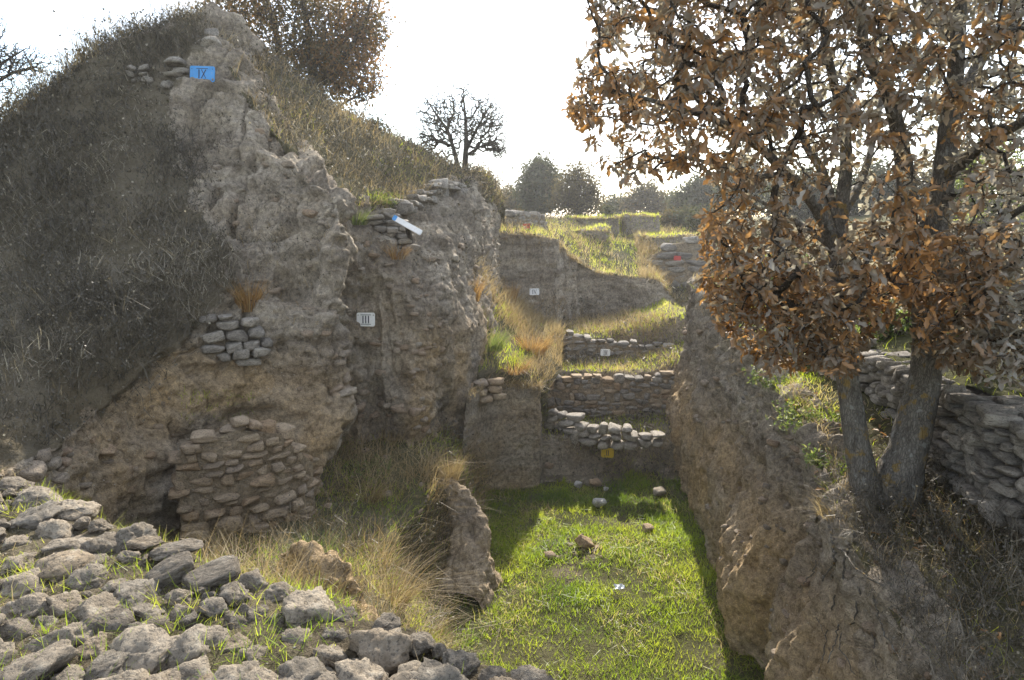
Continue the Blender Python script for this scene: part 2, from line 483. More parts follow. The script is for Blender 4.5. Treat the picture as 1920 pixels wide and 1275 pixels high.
BRUSH_POLY = [(-700, 300), (-50, 262), (0, 238), (200, 85), (370, 20), (395, 60), (340, 120), (318, 200), (345, 300), (400, 410), (445, 560), (380, 590), (310, 655), (215, 745), (95, 850), (0, 885), (-700, 1100)]
_dm0 = d_earth(.24, .9, .12, .06, .06, 1, .08)
def _dm(G):
    w = G + .25 * np.stack([fbm(G * .9 + k * 7, 2, 301 + k) for k in range(3)], -1)
    gul = np.abs(vnoise(w * np.array([1.5, 1.5, .35]), 310)); return _dm0(G) * np.interp(G[..., 2], [3.6, 4.8], [.65, 1]) - np.interp(G[..., 2], [3.8, 5.2], [.06, .30]) * np.clip(1 - gul / .22, 0, 1) ** 1.5 + .10 * np.clip(fbm(w * np.array([.9, .9, 2.2]), 3, 320) * 3, -1, 1)
def d_mound(G):
    px, py = proj(G)
    v = inpoly(px, py, BRUSH_POLY)
    return np.where(v, .14 * fbm(G * .9, 3, 1) + .10 * np.abs(fbm(G * 2.6, 3, 2)) + .05 * fbm(G * 7, 3, 4), _dm(G))
ridge_row = [(-500, 470, 10), (-250, 375, 11), (0, 243, 12), (150, 125, 12.8), (290, 50, 13.3), (370, 32, 13.5), (420, 52, 13.6), (455, 90, 13.6), (475, 105, 14.5)]
mound = patch('mound', [
    back(ridge_row, 5, -2.6),
    back(ridge_row, 1.2, -.15),
    ridge_row,
    [(-500, 560, 9.2), (-250, 460, 10), (0, 330, 11), (150, 230, 11.8), (260, 140, 12.5), (345, 115, 12.7), (410, 130, 12.6), (470, 190, 12.5), (510, 200, 13.5)],
    [(-500, 650, 8.4), (-250, 560, 9), (0, 430, 10), (150, 360, 10.7), (270, 280, 11.3), (365, 250, 11.7), (455, 250, 11.7), (545, 285, 11.5), (600, 300, 12.8)],
    [(-500, 750, 7.5), (-250, 660, 8), (0, 540, 8.8), (150, 480, 9.5), (280, 420, 10.1), (395, 390, 10.6), (510, 370, 10.8), (640, 375, 10.5), (628, 385, 12.3)],
    [(-500, 860, 6.5), (-250, 770, 7), (0, 650, 7.6), (130, 600, 8.2), (270, 550, 8.9), (400, 520, 9.5), (520, 515, 10.1), (641, 520, 10.2), (622, 520, 12.5)],
    [(-500, 950, 5.8), (-250, 850, 6.2), (0, 740, 6.8), (130, 700, 7.5), (260, 650, 8.2), (400, 640, 9.0), (530, 640, 9.6), (628, 640, 9.95), (612, 640, 12.5)],
    [(-500, 1020, 5.2), (-250, 920, 5.6), (0, 820, 6.2), (120, 800, 7.0), (240, 780, 7.8), (370, 745, 8.7), (500, 740, 9.35), (655, 770, 9.75), (625, 770, 12.5)],
    [(-500, 1100, 4.7), (-250, 990, 5.1), (0, 890, 5.8), (120, 890, 6.6), (230, 930, 7.4), (340, 1000, 8.2), (470, 1000, 8.75), (610, 870, 9.7), (600, 860, 12)],
    [(-500, 1250, 4.6), (-250, 1100, 5.0), (0, 1000, 5.7), (120, 1050, 6.5), (230, 1090, 7.3), (340, 1150, 8.1), (470, 1130, 8.7), (610, 1000, 9.6), (600, 960, 12)],
], .045, M_EARTH, disp=d_mound,
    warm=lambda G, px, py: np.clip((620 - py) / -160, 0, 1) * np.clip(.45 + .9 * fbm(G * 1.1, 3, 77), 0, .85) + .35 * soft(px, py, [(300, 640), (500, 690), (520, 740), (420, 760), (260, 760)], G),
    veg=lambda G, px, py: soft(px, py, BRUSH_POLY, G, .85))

up_rows = [
    [(380, 40, 14), (470, 100, 14.4), (545, 155, 14.8), (640, 215, 15.6), (740, 262, 16.8), (850, 318, 18.2), (905, 325, 19.5), (945, 385, 22)],
    [(400, 80, 13.3), (490, 165, 13.4), (575, 230, 13.8), (655, 282, 14.6), (750, 312, 15.6), (835, 333, 16.9), (895, 337, 18.7), (940, 388, 21.8)],
    [(430, 130, 12.6), (520, 235, 12.4), (600, 300, 12.7), (675, 345, 13.4), (742, 372, 14.2), (815, 352, 15.6), (885, 345, 18), (938, 392, 21.6)],
    [(460, 190, 12.2), (545, 285, 11.8), (630, 355, 12.0), (690, 392, 12.7), (745, 392, 13.3), (800, 368, 14.6), (878, 350, 17.4), (936, 396, 21.4)],
    [(462, 230, 12.5), (548, 325, 12.2), (632, 390, 12.5), (692, 415, 13.2), (748, 410, 13.9), (806, 385, 15.2), (882, 362, 18.0), (938, 405, 22.0)]]
upper = patch('grass_slope', [back(up_rows[0], 5, -1.2), back(up_rows[0], 1.5, -.05)] + up_rows, .07, M_SOIL, disp=d_soil(.14, .05, 5),
              veg=lambda G, px, py: .5 + .3 * fbm(G, 3, 9))

cl_top = [(560, 352, 12.4), (625, 366, 11.95), (690, 395, 12.7), (745, 392, 13.5), (795, 370, 14.7), (850, 342, 16.4), (890, 346, 18.4), (932, 392, 21.6)]
cliff = patch('trench_wall', [
    back(cl_top, 2.5, .25), back(cl_top, .5, .04),
    [(560, 352, 12.4), (625, 366, 11.95), (690, 395, 12.7), (745, 392, 13.5), (795, 370, 14.7), (850, 342, 16.4), (890, 346, 18.4), (932, 392, 21.6)],
    [(560, 405, 12.1), (628, 420, 11.75), (698, 425, 12.6), (752, 425, 13.2), (806, 420, 14.0), (858, 390, 15.6), (896, 390, 17.8), (931, 425, 21.5)],
    [(565, 480, 11.9), (632, 480, 11.65), (700, 478, 12.05), (765, 485, 12.3), (818, 480, 13.2), (864, 450, 15.1), (899, 440, 17.3), (931, 465, 21.5)],
    [(570, 560, 11.8), (632, 560, 11.55), (702, 560, 11.9), (772, 560, 12.0), (828, 555, 12.7), (874, 530, 14.6), (906, 515, 17.0), (934, 520, 21.5)],
    [(570, 650, 11.7), (634, 650, 11.45), (704, 655, 11.75), (778, 660, 11.85), (836, 650, 12.5), (884, 610, 14.2), (918, 590, 16.6), (940, 590, 21.5)],
    [(575, 740, 11.6), (640, 745, 11.4), (704, 750, 11.6), (776, 755, 11.7), (830, 740, 12.6), (890, 700, 14.2), (930, 670, 16.6), (950, 650, 21.5)],
    [(580, 840, 11.5), (650, 850, 11.4), (704, 860, 11.55), (772, 860, 11.7), (820, 850, 12.7), (890, 800, 14.2), (940, 760, 16.6), (960, 720, 21.5)],
], .05, M_EARTH, disp=d_earth(.16, 1.1, .17, .05, .04, 11, .07),
    warm=lambda G, px, py: np.clip((py - 520) / 160, 0, 1) * np.clip(.35 + .9 * fbm(G * 1.3, 3, 78), 0, .8))

slope_rows = [
    [(820, 490, 14.2), (895, 505, 16.6), (925, 525, 19.5), (985, 580, 22.0), (1050, 600, 22.8)],
    [(820, 560, 13.3), (888, 560, 15.3), (940, 588, 17.5), (1000, 620, 18.6), (1056, 640, 19.2)],
    [(810, 650, 12.8), (880, 640, 14.5), (940, 650, 15.5), (1000, 668, 16.1), (1050, 690, 16.7)],
    [(800, 730, 12.6), (870, 700, 13.9), (940, 702, 14.5), (1000, 712, 14.75), (1030, 730, 15.3)],
    [(800, 800, 12.6), (870, 780, 14.0), (940, 780, 14.7), (1000, 790, 14.95), (1024, 790, 15.5)]]
mids = patch('earth_slope', slope_rows, .06, M_SOIL, disp=d_soil(.15, .05, 15), veg=lambda G, px, py: .4 + .3 * fbm(G, 3, 9))

def row_w(pts): return [('w', *p) for p in pts]
baulk = patch('baulk', [
    row_w([(-.9, 13.0, 2.6), (-.55, 14.1, 2.55), (-.2, 14.42, 2.5), (.2, 14.5, 2.45), (.52, 14.55, 2.4), (.62, 14.75, 2.38), (.66, 16, 2.35), (.7, 18.5, 2.3)]),
    row_w([(-1.0, 13.05, 1.7), (-.6, 14.12, 1.6), (-.2, 14.42, 1.6), (.2, 14.5, 1.6), (.54, 14.56, 1.6), (.64, 14.76, 1.6), (.68, 16, 1.6), (.7, 18.5, 1.6)]),
    row_w([(-1.05, 13.1, .8), (-.65, 14.13, .8), (-.2, 14.42, .8), (.2, 14.5, .8), (.55, 14.56, .8), (.66, 14.76, .8), (.7, 16, .8), (.7, 18.5, .8)]),
    row_w([(-1.1, 13.2, -.3), (-.7, 14.15, -.3), (-.2, 14.42, -.3), (.2, 14.5, -.3), (.56, 14.55, -.3), (.67, 14.76, -.3), (.72, 16, -.3), (.7, 18.5, -.3)]),
], .04, M_EARTH, disp=d_earth(.05, 1.4, .025, .03, .02, 31, .03), warm=lambda G, px, py: np.clip(.25 + .8 * fbm(G * 1.2, 3, 5) + (1.4 - G[..., 2]) * .15, 0, .6))

floor = patch('trench_floor', [
    row_w([(x, y, z) for x, z in ((-3.2, 1.2), (-2.2, .5), (-1.2, .15), (0, .0), (1.2, .03), (2.4, .0), (3.6, .05), (5.2, .1))])
    for y, z0 in ((3.0, 0), (5, 0), (7, 0), (9, 0), (11, 0), (13, 0), (15, 0), (16.4, 0))], .07, M_SOIL, flip=True,
    disp=lambda G: .07 * fbm(G * .7, 3, 41) + .04 * fbm(G * 3.5, 4, 42),
    veg=lambda G, px, py: .75 + .3 * fbm(G, 3, 9) - .9 * soft(px, py, [(1010, 1005), (1130, 1000), (1160, 1040), (1080, 1070), (1000, 1040)], G))

# stepped terraces at the head of the trench
tx = np.array([.3, .9, 1.6, 2.4, 3.2, 3.9, 4.6, 5.6])
prof = [(14.3, -.25, .0), (14.9, .02, .0), (15.15, .12, -.1), (15.35, .8, -.15), (15.5, 1.02, -.15), (16.2, 1.0, 0), (17.2, .85, 0), (17.55, .95, 0), (17.7, 1.6, 0), (17.9, 1.95, 0),
        (18.6, 1.95, .0), (19.8, 1.8, .1), (20.5, 1.9, .0), (20.7, 2.45, .0), (21.0, 2.55, .05), (22.5, 2.5, .05), (24.9, 2.4, .1), (26, 2.3, .1)]
terr = patch('terrace', [row_w([(x, y + .25 * math.sin(x * 1.7 + y), z + sl * (x - 2) * .3 + .12 * max(0, .9 - x) + .35 * max(0, x - 3.7)) for x in tx]) for y, z, sl in prof],
             .06, M_EARTH, flip=True, linear=True, disp=d_earth(.10, 1.0, .02, .04, .02, 51, .03),
             veg=lambda G, px, py: np.where(nz(G) > .7, .75, .2), warm=lambda G, px, py: np.clip(.1 + .5 * fbm(G * 1.2, 3, 5), 0, .5))

# the tall cut face behind the terraces (with the IV sign) and its lower run to the right
cut_top = [(905, 430, 21.6), (930, 436, 21.9), (985, 440, 22.0), (1038, 447, 22.1), (1041, 450, 22.3), (1052, 462, 23.6), (1070, 484, 23.9), (1078, 488, 24.0), (1082, 490, 24.8), (1120, 512, 25.0), (1180, 520, 25.0), (1228, 524, 24.8), (1234, 528, 25.0), (1250, 545, 25.8), (1268, 566, 26.4), (1340, 570, 26.4)]
cut_bot = [(905, 620, 21.5), (930, 620, 21.8), (985, 620, 21.9), (1044, 622, 22.0), (1047, 622, 22.2), (1058, 622, 23.5), (1076, 620, 23.8), (1084, 618, 23.9), (1087, 618, 24.7), (1120, 618, 24.9), (1180, 618, 24.9), (1238, 618, 24.7), (1244, 618, 24.9), (1258, 618, 25.7), (1272, 618, 26.3), (1340, 615, 26.3)]
def lerp_row(a, b, f): return [tuple(x + (y - x) * f for x, y in zip(p, q)) for p, q in zip(a, b)]
cut = patch('cut_face', [lerp_row(cut_top, cut_bot, f) for f in (0, .25, .5, .75, 1)], .06, M_EARTH, linear=True, disp=d_earth(.10, .9, .14, .05, .02, 61, .06))

bg_top = [(905, 430, 21.6), (930, 436, 21.9), (985, 440, 22.1), (1035, 449, 22.3), (1052, 464, 23.6), (1079, 488, 24.4), (1120, 512, 25.0), (1180, 520, 25.1), (1232, 526, 25.0), (1250, 545, 25.8), (1268, 566, 26.4), (1340, 570, 26.4)]
bg_rows = [bg_top,
    [(905, 428, 23), (930, 431, 23.4), (985, 434, 23.8), (1035, 440, 24.5), (1056, 455, 25.6), (1085, 480, 26.4), (1130, 505, 26.6), (1180, 512, 26.6), (1225, 518, 26.4), (1245, 540, 27), (1262, 556, 27.5), (1340, 560, 27.5)],
    [(905, 422, 25), (930, 423, 26), (985, 424, 27), (1035, 430, 28), (1062, 438, 28.6), (1092, 462, 28.6), (1135, 482, 28.6), (1180, 494, 28.2), (1215, 508, 28), (1230, 536, 28), (1262, 548, 28.3), (1340, 550, 28.5)],
    [(905, 418, 29), (930, 419, 30), (985, 421, 31), (1035, 424, 31), (1066, 428, 31), (1100, 440, 31), (1145, 450, 31), (1185, 458, 31), (1212, 470, 30), (1232, 476, 29.8), (1265, 474, 29.6), (1340, 470, 29.5)],
    [(905, 416, 34), (930, 416, 35), (985, 417, 35), (1035, 419, 35), (1070, 421, 35), (1105, 426, 35), (1150, 431, 35), (1185, 436, 35), (1215, 438, 34.5), (1235, 438, 34.5), (1268, 438, 34), (1340, 436, 34)],
    [(905, 414, 42), (930, 414, 42), (985, 414, 42), (1035, 414, 42), (1070, 415, 42), (1105, 416, 42), (1150, 417, 42), (1185, 418, 42), (1215, 418, 42), (1235, 418, 42), (1268, 418, 42), (1340, 418, 42)]]
last = [P(*c) for c in bg_rows[-1]]
bgp = patch('plateau_edge', bg_rows + [row_w([(p[0] * 1.5, 62, p[2] - .1) for p in last])], .2, M_SOIL, flip=False, linear=True, disp=d_soil(.12, .07, 71), veg=lambda G, px, py: .7 + .4 * fbm(G, 3, 9))

def step(name, px0, px1, pyt, pyb, Y, depth, lean=.12):
    a, b = P(px0, pyb, Y), P(px1, pyb, Y); zt = P(px0, pyt, Y)[2]; zb = a[2] - .4
    xs = [a[0] - .1, a[0], a[0] + .25, (a[0] + b[0]) / 2, b[0] - .25, b[0], b[0] + .1]; ys = [depth, .15, 0, 0, 0, .15, depth]
    return patch(name, [row_w([(x, Y + y + dy, z) for x, y in zip(xs, ys)]) for z, dy in ((zt + .02, 3.0), (zt + .05, 1.2), (zt, lean + .1), (zt - .12, lean), ((zt + zb) / 2, lean * .5), (zb, 0))], .12, M_EARTH,
                 disp=d_earth(.28, .7, .06, .06, .03, 141 + px0 % 7, .05), veg=lambda G, px, py: np.where(nz(G) > .6, .8, .15))
step('terrace_block', 1172, 1234, 406, 440, 34, 3.0)
step('terrace_step', 1076, 1162, 408, 428, 33.5, 3.0)
step('terrace_bank', 1050, 1140, 432, 446, 30.2, 2.0)
step('terrace_ledge', 1205, 1320, 444, 466, 31, 2.5)
# plateau behind everything and the hillside to the right of the trench
plat = patch('plateau', [row_w([(x, y, z) for x, z in ((-70, 5.6), (-35, 5.7), (-12, 5.7), (0, 5.6), (14, 5.6), (34, 6.4), (70, 8.0))]) for y, z in ((39, 0), (48, 0), (70, 0), (120, 0), (200, 0))], 1.6, M_SOIL, flip=True,
             disp=lambda G: .25 * fbm(G * .12, 3, 72) + .1 * fbm(G * .9, 3, 73), veg=lambda G, px, py: .8 + 0 * px)

# right-hand wall of the trench: stations from near to far (y, base x, top x, top z)
ST = [(2.2, 2.35, 2.5, 3.05), (3.4, 2.5, 2.7, 3.05), (4.6, 2.72, 2.98, 3.05), (6.3, 3.05, 3.28, 3.2), (7.3, 3.25, 3.5, 3.45), (7.85, 3.62, 3.62, 3.58), (8.6, 3.2, 3.66, 3.74), (9.6, 3.36, 3.85, 3.82), (10.3, 3.72, 3.98, 3.86), (11, 3.55, 4.0, 3.9), (13, 3.86, 4.22, 4.15), (15, 3.98, 4.36, 4.34), (16.6, 4.05, 4.55, 4.5), (17.6, 4.5, 5.0, 4.4), (18.0, 6.2, 6.3, 4.2)]
rw_rows = []
for f in (-.12, .0, .18, .38, .6, .8, .94, 1.0):
    r = []
    for (y, xb, xt, zt) in ST:
        bulge = -.16 * math.exp(-((f - .30) / .22) ** 2) * (1 if y < 10 else .4) + .10 * math.exp(-((f - .68) / .15) ** 2)
        r.append(('w', xb + (xt - xb) * max(f, 0) ** 1.3 + bulge, y, f * zt))
    rw_rows.append(r)
top_in = [('w', xt + .3, y, zt + .06) for (y, xb, xt, zt) in ST]
rwall = patch('trench_side_wall', (rw_rows + [top_in])[::-1], .045, M_EARTH, flip=False, disp=d_earth(.16, .8, .15, .045, .03, 81, .08),
              warm=lambda G, px, py: np.clip((2.9 - G[..., 2]) / 1.0, 0, 1) * np.clip(.6 + .8 * fbm(G * 1.2, 3, 79), 0, .95))
bank_rows = []
for k, (y, xb, xt, zt) in enumerate(ST):
    xw = float(np.interp(y, [2.2, 3.4, 4.6, 6.3, 7.6, 8.6, 9.6, 11, 13, 15, 16.6, 17.6, 18], [4.1, 4.15, 4.3, 4.55, 4.75, 4.75, 4.7, 4.6, 4.8, 5.2, 5.6, 6, 7]))
    bank_rows.append(row_w([(xt - .06, y, zt - .04), (xt + .25, y, zt + .06), (max(xt + .4, (xt + xw) / 2), y, zt + .12), (max(xt + .6, xw), y, zt + .2), (xw + .9, y, zt + .3), (xw + 2.2, y, zt + .5)]))
bank = patch('bank', bank_rows, .05, M_SOIL, flip=True, disp=d_soil(.10, .04, 91), veg=lambda G, px, py: .5 + .4 * fbm(G, 3, 9))
hill = patch('hillside', [row_w([(a * (1 + max(0, y - 12) * .025) + max(0, y - 12) * .12, y, z0 + b * (1 - max(0, y - 14) * .022)) for a, b in ((4.75, 0), (5.4, .12), (7, .55), (9.5, 1.5), (14, 3.2), (22, 4.6), (40, 5.4))])
                          for y, z0 in ((2.5, 4.15), (5.5, 4.2), (8, 4.35), (11, 4.3), (14, 4.5), (18, 4.5), (24, 4.4), (30, 5.0), (40, 5.9))], .45, M_SOIL, flip=True, disp=d_soil(.2, .05, 95),
             veg=lambda G, px, py: .8 + .2 * fbm(G, 3, 9))

# grassy ledge between the mound and the trench floor
led_rows = [
    [(540, 740, 10.6), (640, 765, 12.3), (720, 795, 12.2), (800, 795, 12.7), (850, 815, 13.4), (905, 870, 14.6)],
    [(540, 850, 9.6), (640, 850, 10.8), (720, 858, 11), (800, 868, 11.2), (850, 900, 11.6), (905, 965, 12.6)],
    [(500, 930, 8.8), (610, 930, 9.5), (700, 940, 9.8), (785, 945, 10), (835, 990, 10.3), (895, 1075, 10.9)],
    [(420, 1000, 8.1), (550, 1010, 8), (660, 1020, 8.4), (755, 1040, 8.7), (800, 1090, 9.1), (860, 1150, 9.7)],
    [(370, 1050, 6.8), (520, 1060, 6.5), (640, 1085, 6.6), (725, 1125, 7), (780, 1170, 7.6), (835, 1220, 8.6)],
    [(330, 1080, 5.2), (480, 1110, 5), (610, 1150, 5), (700, 1200, 5.4), (780, 1260, 6.2), (850, 1310, 7.5)],
    [(300, 1150, 4.0), (480, 1190, 3.7), (610, 1240, 3.7), (700, 1300, 4.2), (780, 1350, 5.2), (850, 1390, 6.6)]]
_dl = d_soil(.16, .06, 101)
def d_ledge(G):
    px, py = proj(G)
    return _dl(G) - .42 * np.exp(-((px - 800) / 55) ** 2 - ((py - 1040) / 80) ** 2)
ledge = patch('ledge', led_rows, .06, M_SOIL, flip=False, disp=d_ledge, veg=lambda G, px, py: .5 + .4 * fbm(G, 3, 9))

# eroded earth fin at the trench edge, and the earth knob beside the rubble
def fin(name, spine, res, seed, warm):
    """spine: (x, y, ztop, zbot, half thickness, lean)"""
    rows = []
    for f, side in ((0, -1), (.35, -1), (.7, -1), (.93, -1), (1, -.25), (1, .25), (.93, 1), (.7, 1), (.35, 1), (0, 1)):
        r = []
        for (x, y, zt, zb, th, ln) in spine:
            z = zb + (zt - zb) * f; w = th * (1.9 - .9 * f) * side * (1 if abs(side) == 1 else .8)
            r.append(('w', x + w, y - w * .25 + ln * (1 - f), z))
        rows.append(r)
    return patch(name, rows, res, M_EARTH, disp=d_earth(.15, 1.5, .07, .045, .03, seed, .05), warm=warm, orient=False)
fa = [P(780, 885, 11.6), P(830, 898, 11.4), P(870, 925, 11.1), P(893, 975, 10.7), P(893, 1050, 10.2), P(872, 1125, 9.7)]
fin1 = fin('earth_fin', [(p[0] - .14, p[1], p[2] + .1, max(0, p[2] - 1.7) - .3, .27, -.25) for p in fa], .035, 111, lambda G, px, py: np.clip(.35 + .6 * fbm(G, 3, 4), 0, .8))
fb_ = [P(560, 1010, 6.4), P(600, 1000, 6.2), P(632, 1020, 6.0), P(655, 1060, 5.8), P(672, 1110, 5.6), P(690, 1160, 5.3)]
fin2 = fin('earth_knob', [(p[0] - .1, p[1] + .1, p[2] - .18, p[2] - 1.0, .2, -.1) for p in fb_], .03, 121, lambda G, px, py: np.clip(.6 + .6 * fbm(G, 3, 4), 0, .9))
fc_ = None and [P(640, 950, 9.2), P(680, 925, 9.3), P(720, 930, 9.3), P(750, 960, 9.1)]

# foreground rubble bed and its broken edge down to the ledge
RZ = 4.2
ed = [(-600, 720), (-300, 790), (0, 885), (130, 930), (270, 985), (430, 1050), (560, 1085), (660, 1130), (780, 1165), (900, 1225), (1035, 1272), (1160, 1330), (1300, 1420)]
edge_pts = [PZ(a, b + 8, RZ - .03) for a, b in ed]
rub_rows = [
    [('w', p[0] - .25, p[1] + .55, RZ - 2.2) for p in edge_pts],
    [('w', p[0] - .1, p[1] + .28, RZ - .9) for p in edge_pts],
    [('w', p[0] - .02, p[1] + .1, RZ - .2) for p in edge_pts],
    [('w', p[0] + .03, p[1] - .08, RZ - .03) for p in edge_pts],
    [('w', p[0] * .97 + .1, p[1] - .5, RZ) for p in edge_pts],
    [('w', p[0] * .9 + .25, p[1] * .55 - .25, RZ + .03) for p in edge_pts],
    [('w', p[0] * .8 + .4, -1.0 + p[1] * .1, RZ + .05) for p in edge_pts],
    [('w', p[0] * .8 + .4, -3.0, RZ + .05) for p in edge_pts]]
rub = patch('rubble_bed', rub_rows, .055, M_SOIL, disp=lambda G: .06 * fbm(G * 2.0, 4, 131) + .02 * fbm(G * 9, 3, 132), veg=lambda G, px, py: .15 + .5 * fbm(G * 1.6, 3, 9))

# ------------------------------------------------------------------ rocks
def ico(sub):
    bm = bmesh.new(); bmesh.ops.create_icosphere(bm, subdivisions=sub, radius=1.0)
    V = np.array([v.co[:] for v in bm.verts]); F = np.array([[v.index for v in f.verts] for f in bm.faces]); bm.free()
    return V, F
ICO = {s: ico(s) for s in (2, 3, 4)}
def rock_mesh(name, sub, seed, planes=14, rough=.06, pit=.05, box=0.0, mat=None, dims=(1, 1, 1)):
    r = np.random.default_rng(seed)
    V, F = ICO[sub]; D = V.copy()
    pn = r.normal(size=(planes, 3)); pn /= np.linalg.norm(pn, axis=1, keepdims=True)
    pd = r.uniform(.55, .95, planes)
    if box > 0:
        ax = np.array([[1, 0, 0], [-1, 0, 0], [0, 1, 0], [0, -1, 0], [0, 0, 1], [0, 0, -1]], float)
        ax = ax + r.normal(size=ax.shape) * .12; ax /= np.linalg.norm(ax, axis=1, keepdims=True)
        pn = np.vstack([ax, pn]); pd = np.concatenate([r.uniform(.70, .80, 6), r.uniform(.86, 1.08, planes)])
    dot = D @ pn.T
    rad = np.where(dot > .05, pd / np.maximum(dot, .05), 9)
    k = 26.0
    rr = -np.log(np.exp(-k * np.minimum(rad, 3)).sum(1) + math.exp(-k * 1.12)) / k
    Q = D * rr[:, None]
    o = r.uniform(0, 50, 3)
    d = rough * fbm(Q * 2.2 + o, 4, seed) + rough * .6 * fbm(Q * 6 + o, 4, seed + 3, .6)
    if pit and sub > 3:
        d -= pit * np.clip(vnoise(Q * 7 + o, seed + 9) - .25, 0, 1) * 1.4 + pit * .6 * np.clip(vnoise(Q * 15 + o, seed + 10) - .25, 0, 1)
        d += pit * .4 * ridge(Q * 3 + o, 3, seed + 11)
    Q = Q + D * d[:, None]
    lo, hi = Q.min(0), Q.max(0)
    Q = (Q - (lo + hi) / 2) / (hi - lo) * np.array(dims)
    me = mk_mesh(name, Q, F, True)
    me.materials.append(mat)
    return me
BOULD = [rock_mesh('boulder', 4, 200 + i, 8 + i % 5, .23, .13, 0, M_ROCK) for i in range(11)]
SLAB = [rock_mesh('slab', 4, 240 + i, 9, .12, .07, 1, M_ROCK) for i in range(3)]
def cube_grid(n):
    bm = bmesh.new(); bmesh.ops.create_cube(bm, size=2.0)
    bmesh.ops.subdivide_edges(bm, edges=bm.edges[:], cuts=n, use_grid_fill=True)
    V = np.array([v.co[:] for v in bm.verts]); F = np.array([[v.index for v in f.verts] for f in bm.faces]); bm.free()
    return V, F
CUBE = {3: cube_grid(5), 2: cube_grid(3)}
def block_mesh(sub, seed, mat):
    r = np.random.default_rng(seed); V, F = CUBE[sub]
    p = r.uniform(7, 16); Q = V / ((np.abs(V) ** p).sum(1) ** (1 / p))[:, None]
    # skew, taper and knock corners off
    Q[:, 0] += Q[:, 2] * r.uniform(-.25, .25) + Q[:, 1] * r.uniform(-.15, .15)
    Q[:, 2] *= 1 + Q[:, 0] * r.uniform(-.28, .28); Q[:, 2] += Q[:, 0] * r.uniform(-.15, .15); Q[:, 0] *= 1 + Q[:, 2] * r.uniform(-.15, .15)
    for k in range(7):
        d = r.normal(size=3) * np.array([1, 1, .8]); d /= np.linalg.norm(d); lim = r.uniform(.85, 1.2)
        h = Q @ d; Q = Q - d * np.maximum(h - lim, 0)[:, None] * .85
    o = r.uniform(0, 50, 3); Q = Q * (1 + .07 * fbm(Q * 1.6 + o, 3, seed) + .05 * fbm(Q * 5 + o, 2, seed + 1))[:, None]
    lo, hi = Q.min(0), Q.max(0); Q = (Q - (lo + hi) / 2) / (hi - lo)
    me = mk_mesh('wall_block', Q, F, True); me.materials.append(mat); return me
def block_set(mat, n, seed, sub=3): return [block_mesh(sub, seed + i, mat) for i in range(n)]
def nod_set(mat, n, seed, sub=2): return [rock_mesh('nodule', sub, seed + i, 9, .12, 0, 0, mat) for i in range(n)]
B_TAN = block_set(M_TAN, 10, 300); B_GREY = block_set(M_GREYW, 10, 330); B_EMB = nod_set(M_EMB, 4, 360) + block_set(M_EMB, 10, 380, 2)
B_FIELD = block_set(M_GREYW, 10, 420) + nod_set(M_GREYW, 3, 440, 3)
B_PALE = nod_set(M_PALE, 4, 390, 3)

def stone(parent, me, loc, rot, scale, base=(0, 0, 0), name='stone'):
    o = new_obj(name, me, None, parent, (loc[0] - base[0], loc[1] - base[1], loc[2] - base[2]))
    o.rotation_euler = rot; o.scale = scale
    return o

# foreground rubble: the stones seen in the photograph (px, py, w, h)
RS = [(19, 899, 56, 38), (63, 925, 70, 40), (56, 964, 90, 46), (95, 986, 60, 46), (130, 945, 76, 40), (238, 995, 66, 60), (190, 1009, 68, 64), (122, 1012, 84, 36), (22, 1046, 56, 34), (119, 1050, 88, 60),
      (160, 1072, 58, 46), (37, 1089, 84, 46), (40, 1126, 78, 58), (113, 1122, 64, 44), (212, 1087, 50, 32), (238, 1106, 80, 46), (167, 1137, 88, 64), (203, 1156, 76, 60), (276, 1139, 68, 36), (276, 1167, 56, 36),
      (396, 1124, 60, 60), (438, 1098, 64, 70), (473, 1076, 56, 48), (522, 1098, 58, 40), (574, 1128, 100, 80), (367, 1195, 110, 88), (125, 1184, 72, 62), (71, 1202, 62, 36), (20, 1172, 60, 50), (250, 1221, 134, 76),
      (177, 1203, 62, 40), (190, 1240, 84, 50), (47, 1247, 116, 76), (363, 1252, 88, 62), (453, 1260, 76, 50), (471, 1218, 58, 54), (547, 1195, 76, 58), (437, 1197, 68, 42), (612, 1220, 74, 62), (585, 1262, 104, 56),
      (626, 1176, 54, 40), (713, 1195, 116, 108), (783, 1190, 56, 50), (770, 1262, 76, 46), (862, 1225, 74, 54), (928, 1250, 64, 44), (993, 1264, 68, 50), (824, 1203, 28, 26), (657, 1234, 50, 44), (640, 1141, 48, 34),
      (700, 1262, 60, 40), (860, 1275, 60, 40), (300, 1262, 60, 44), (120, 1265, 60, 44), (250, 1172, 40, 30), (330, 1140, 50, 34), (510, 1150, 44, 30), (480, 1140, 44, 30), (80, 1160, 44, 30), (70, 1065, 40, 26), (20, 1008, 46, 30), (175, 1040, 40, 30)]
RSLAB = [(268, 1020, 60, 30, .1), (325, 1030, 84, 40, .3), (316, 1066, 74, 70, .7), (390, 1078, 92, 50, .45)]
rb_base = (-1.5, 3.0, RZ)
rubble = thing('rubble_wall', 'wide broken wall top of grey pitted limestone rubble with grass between, in the foreground', 'stone wall', rb_base)
RPOS = []
def rz_at(px, py): return PZ(px, py, RZ + .03)
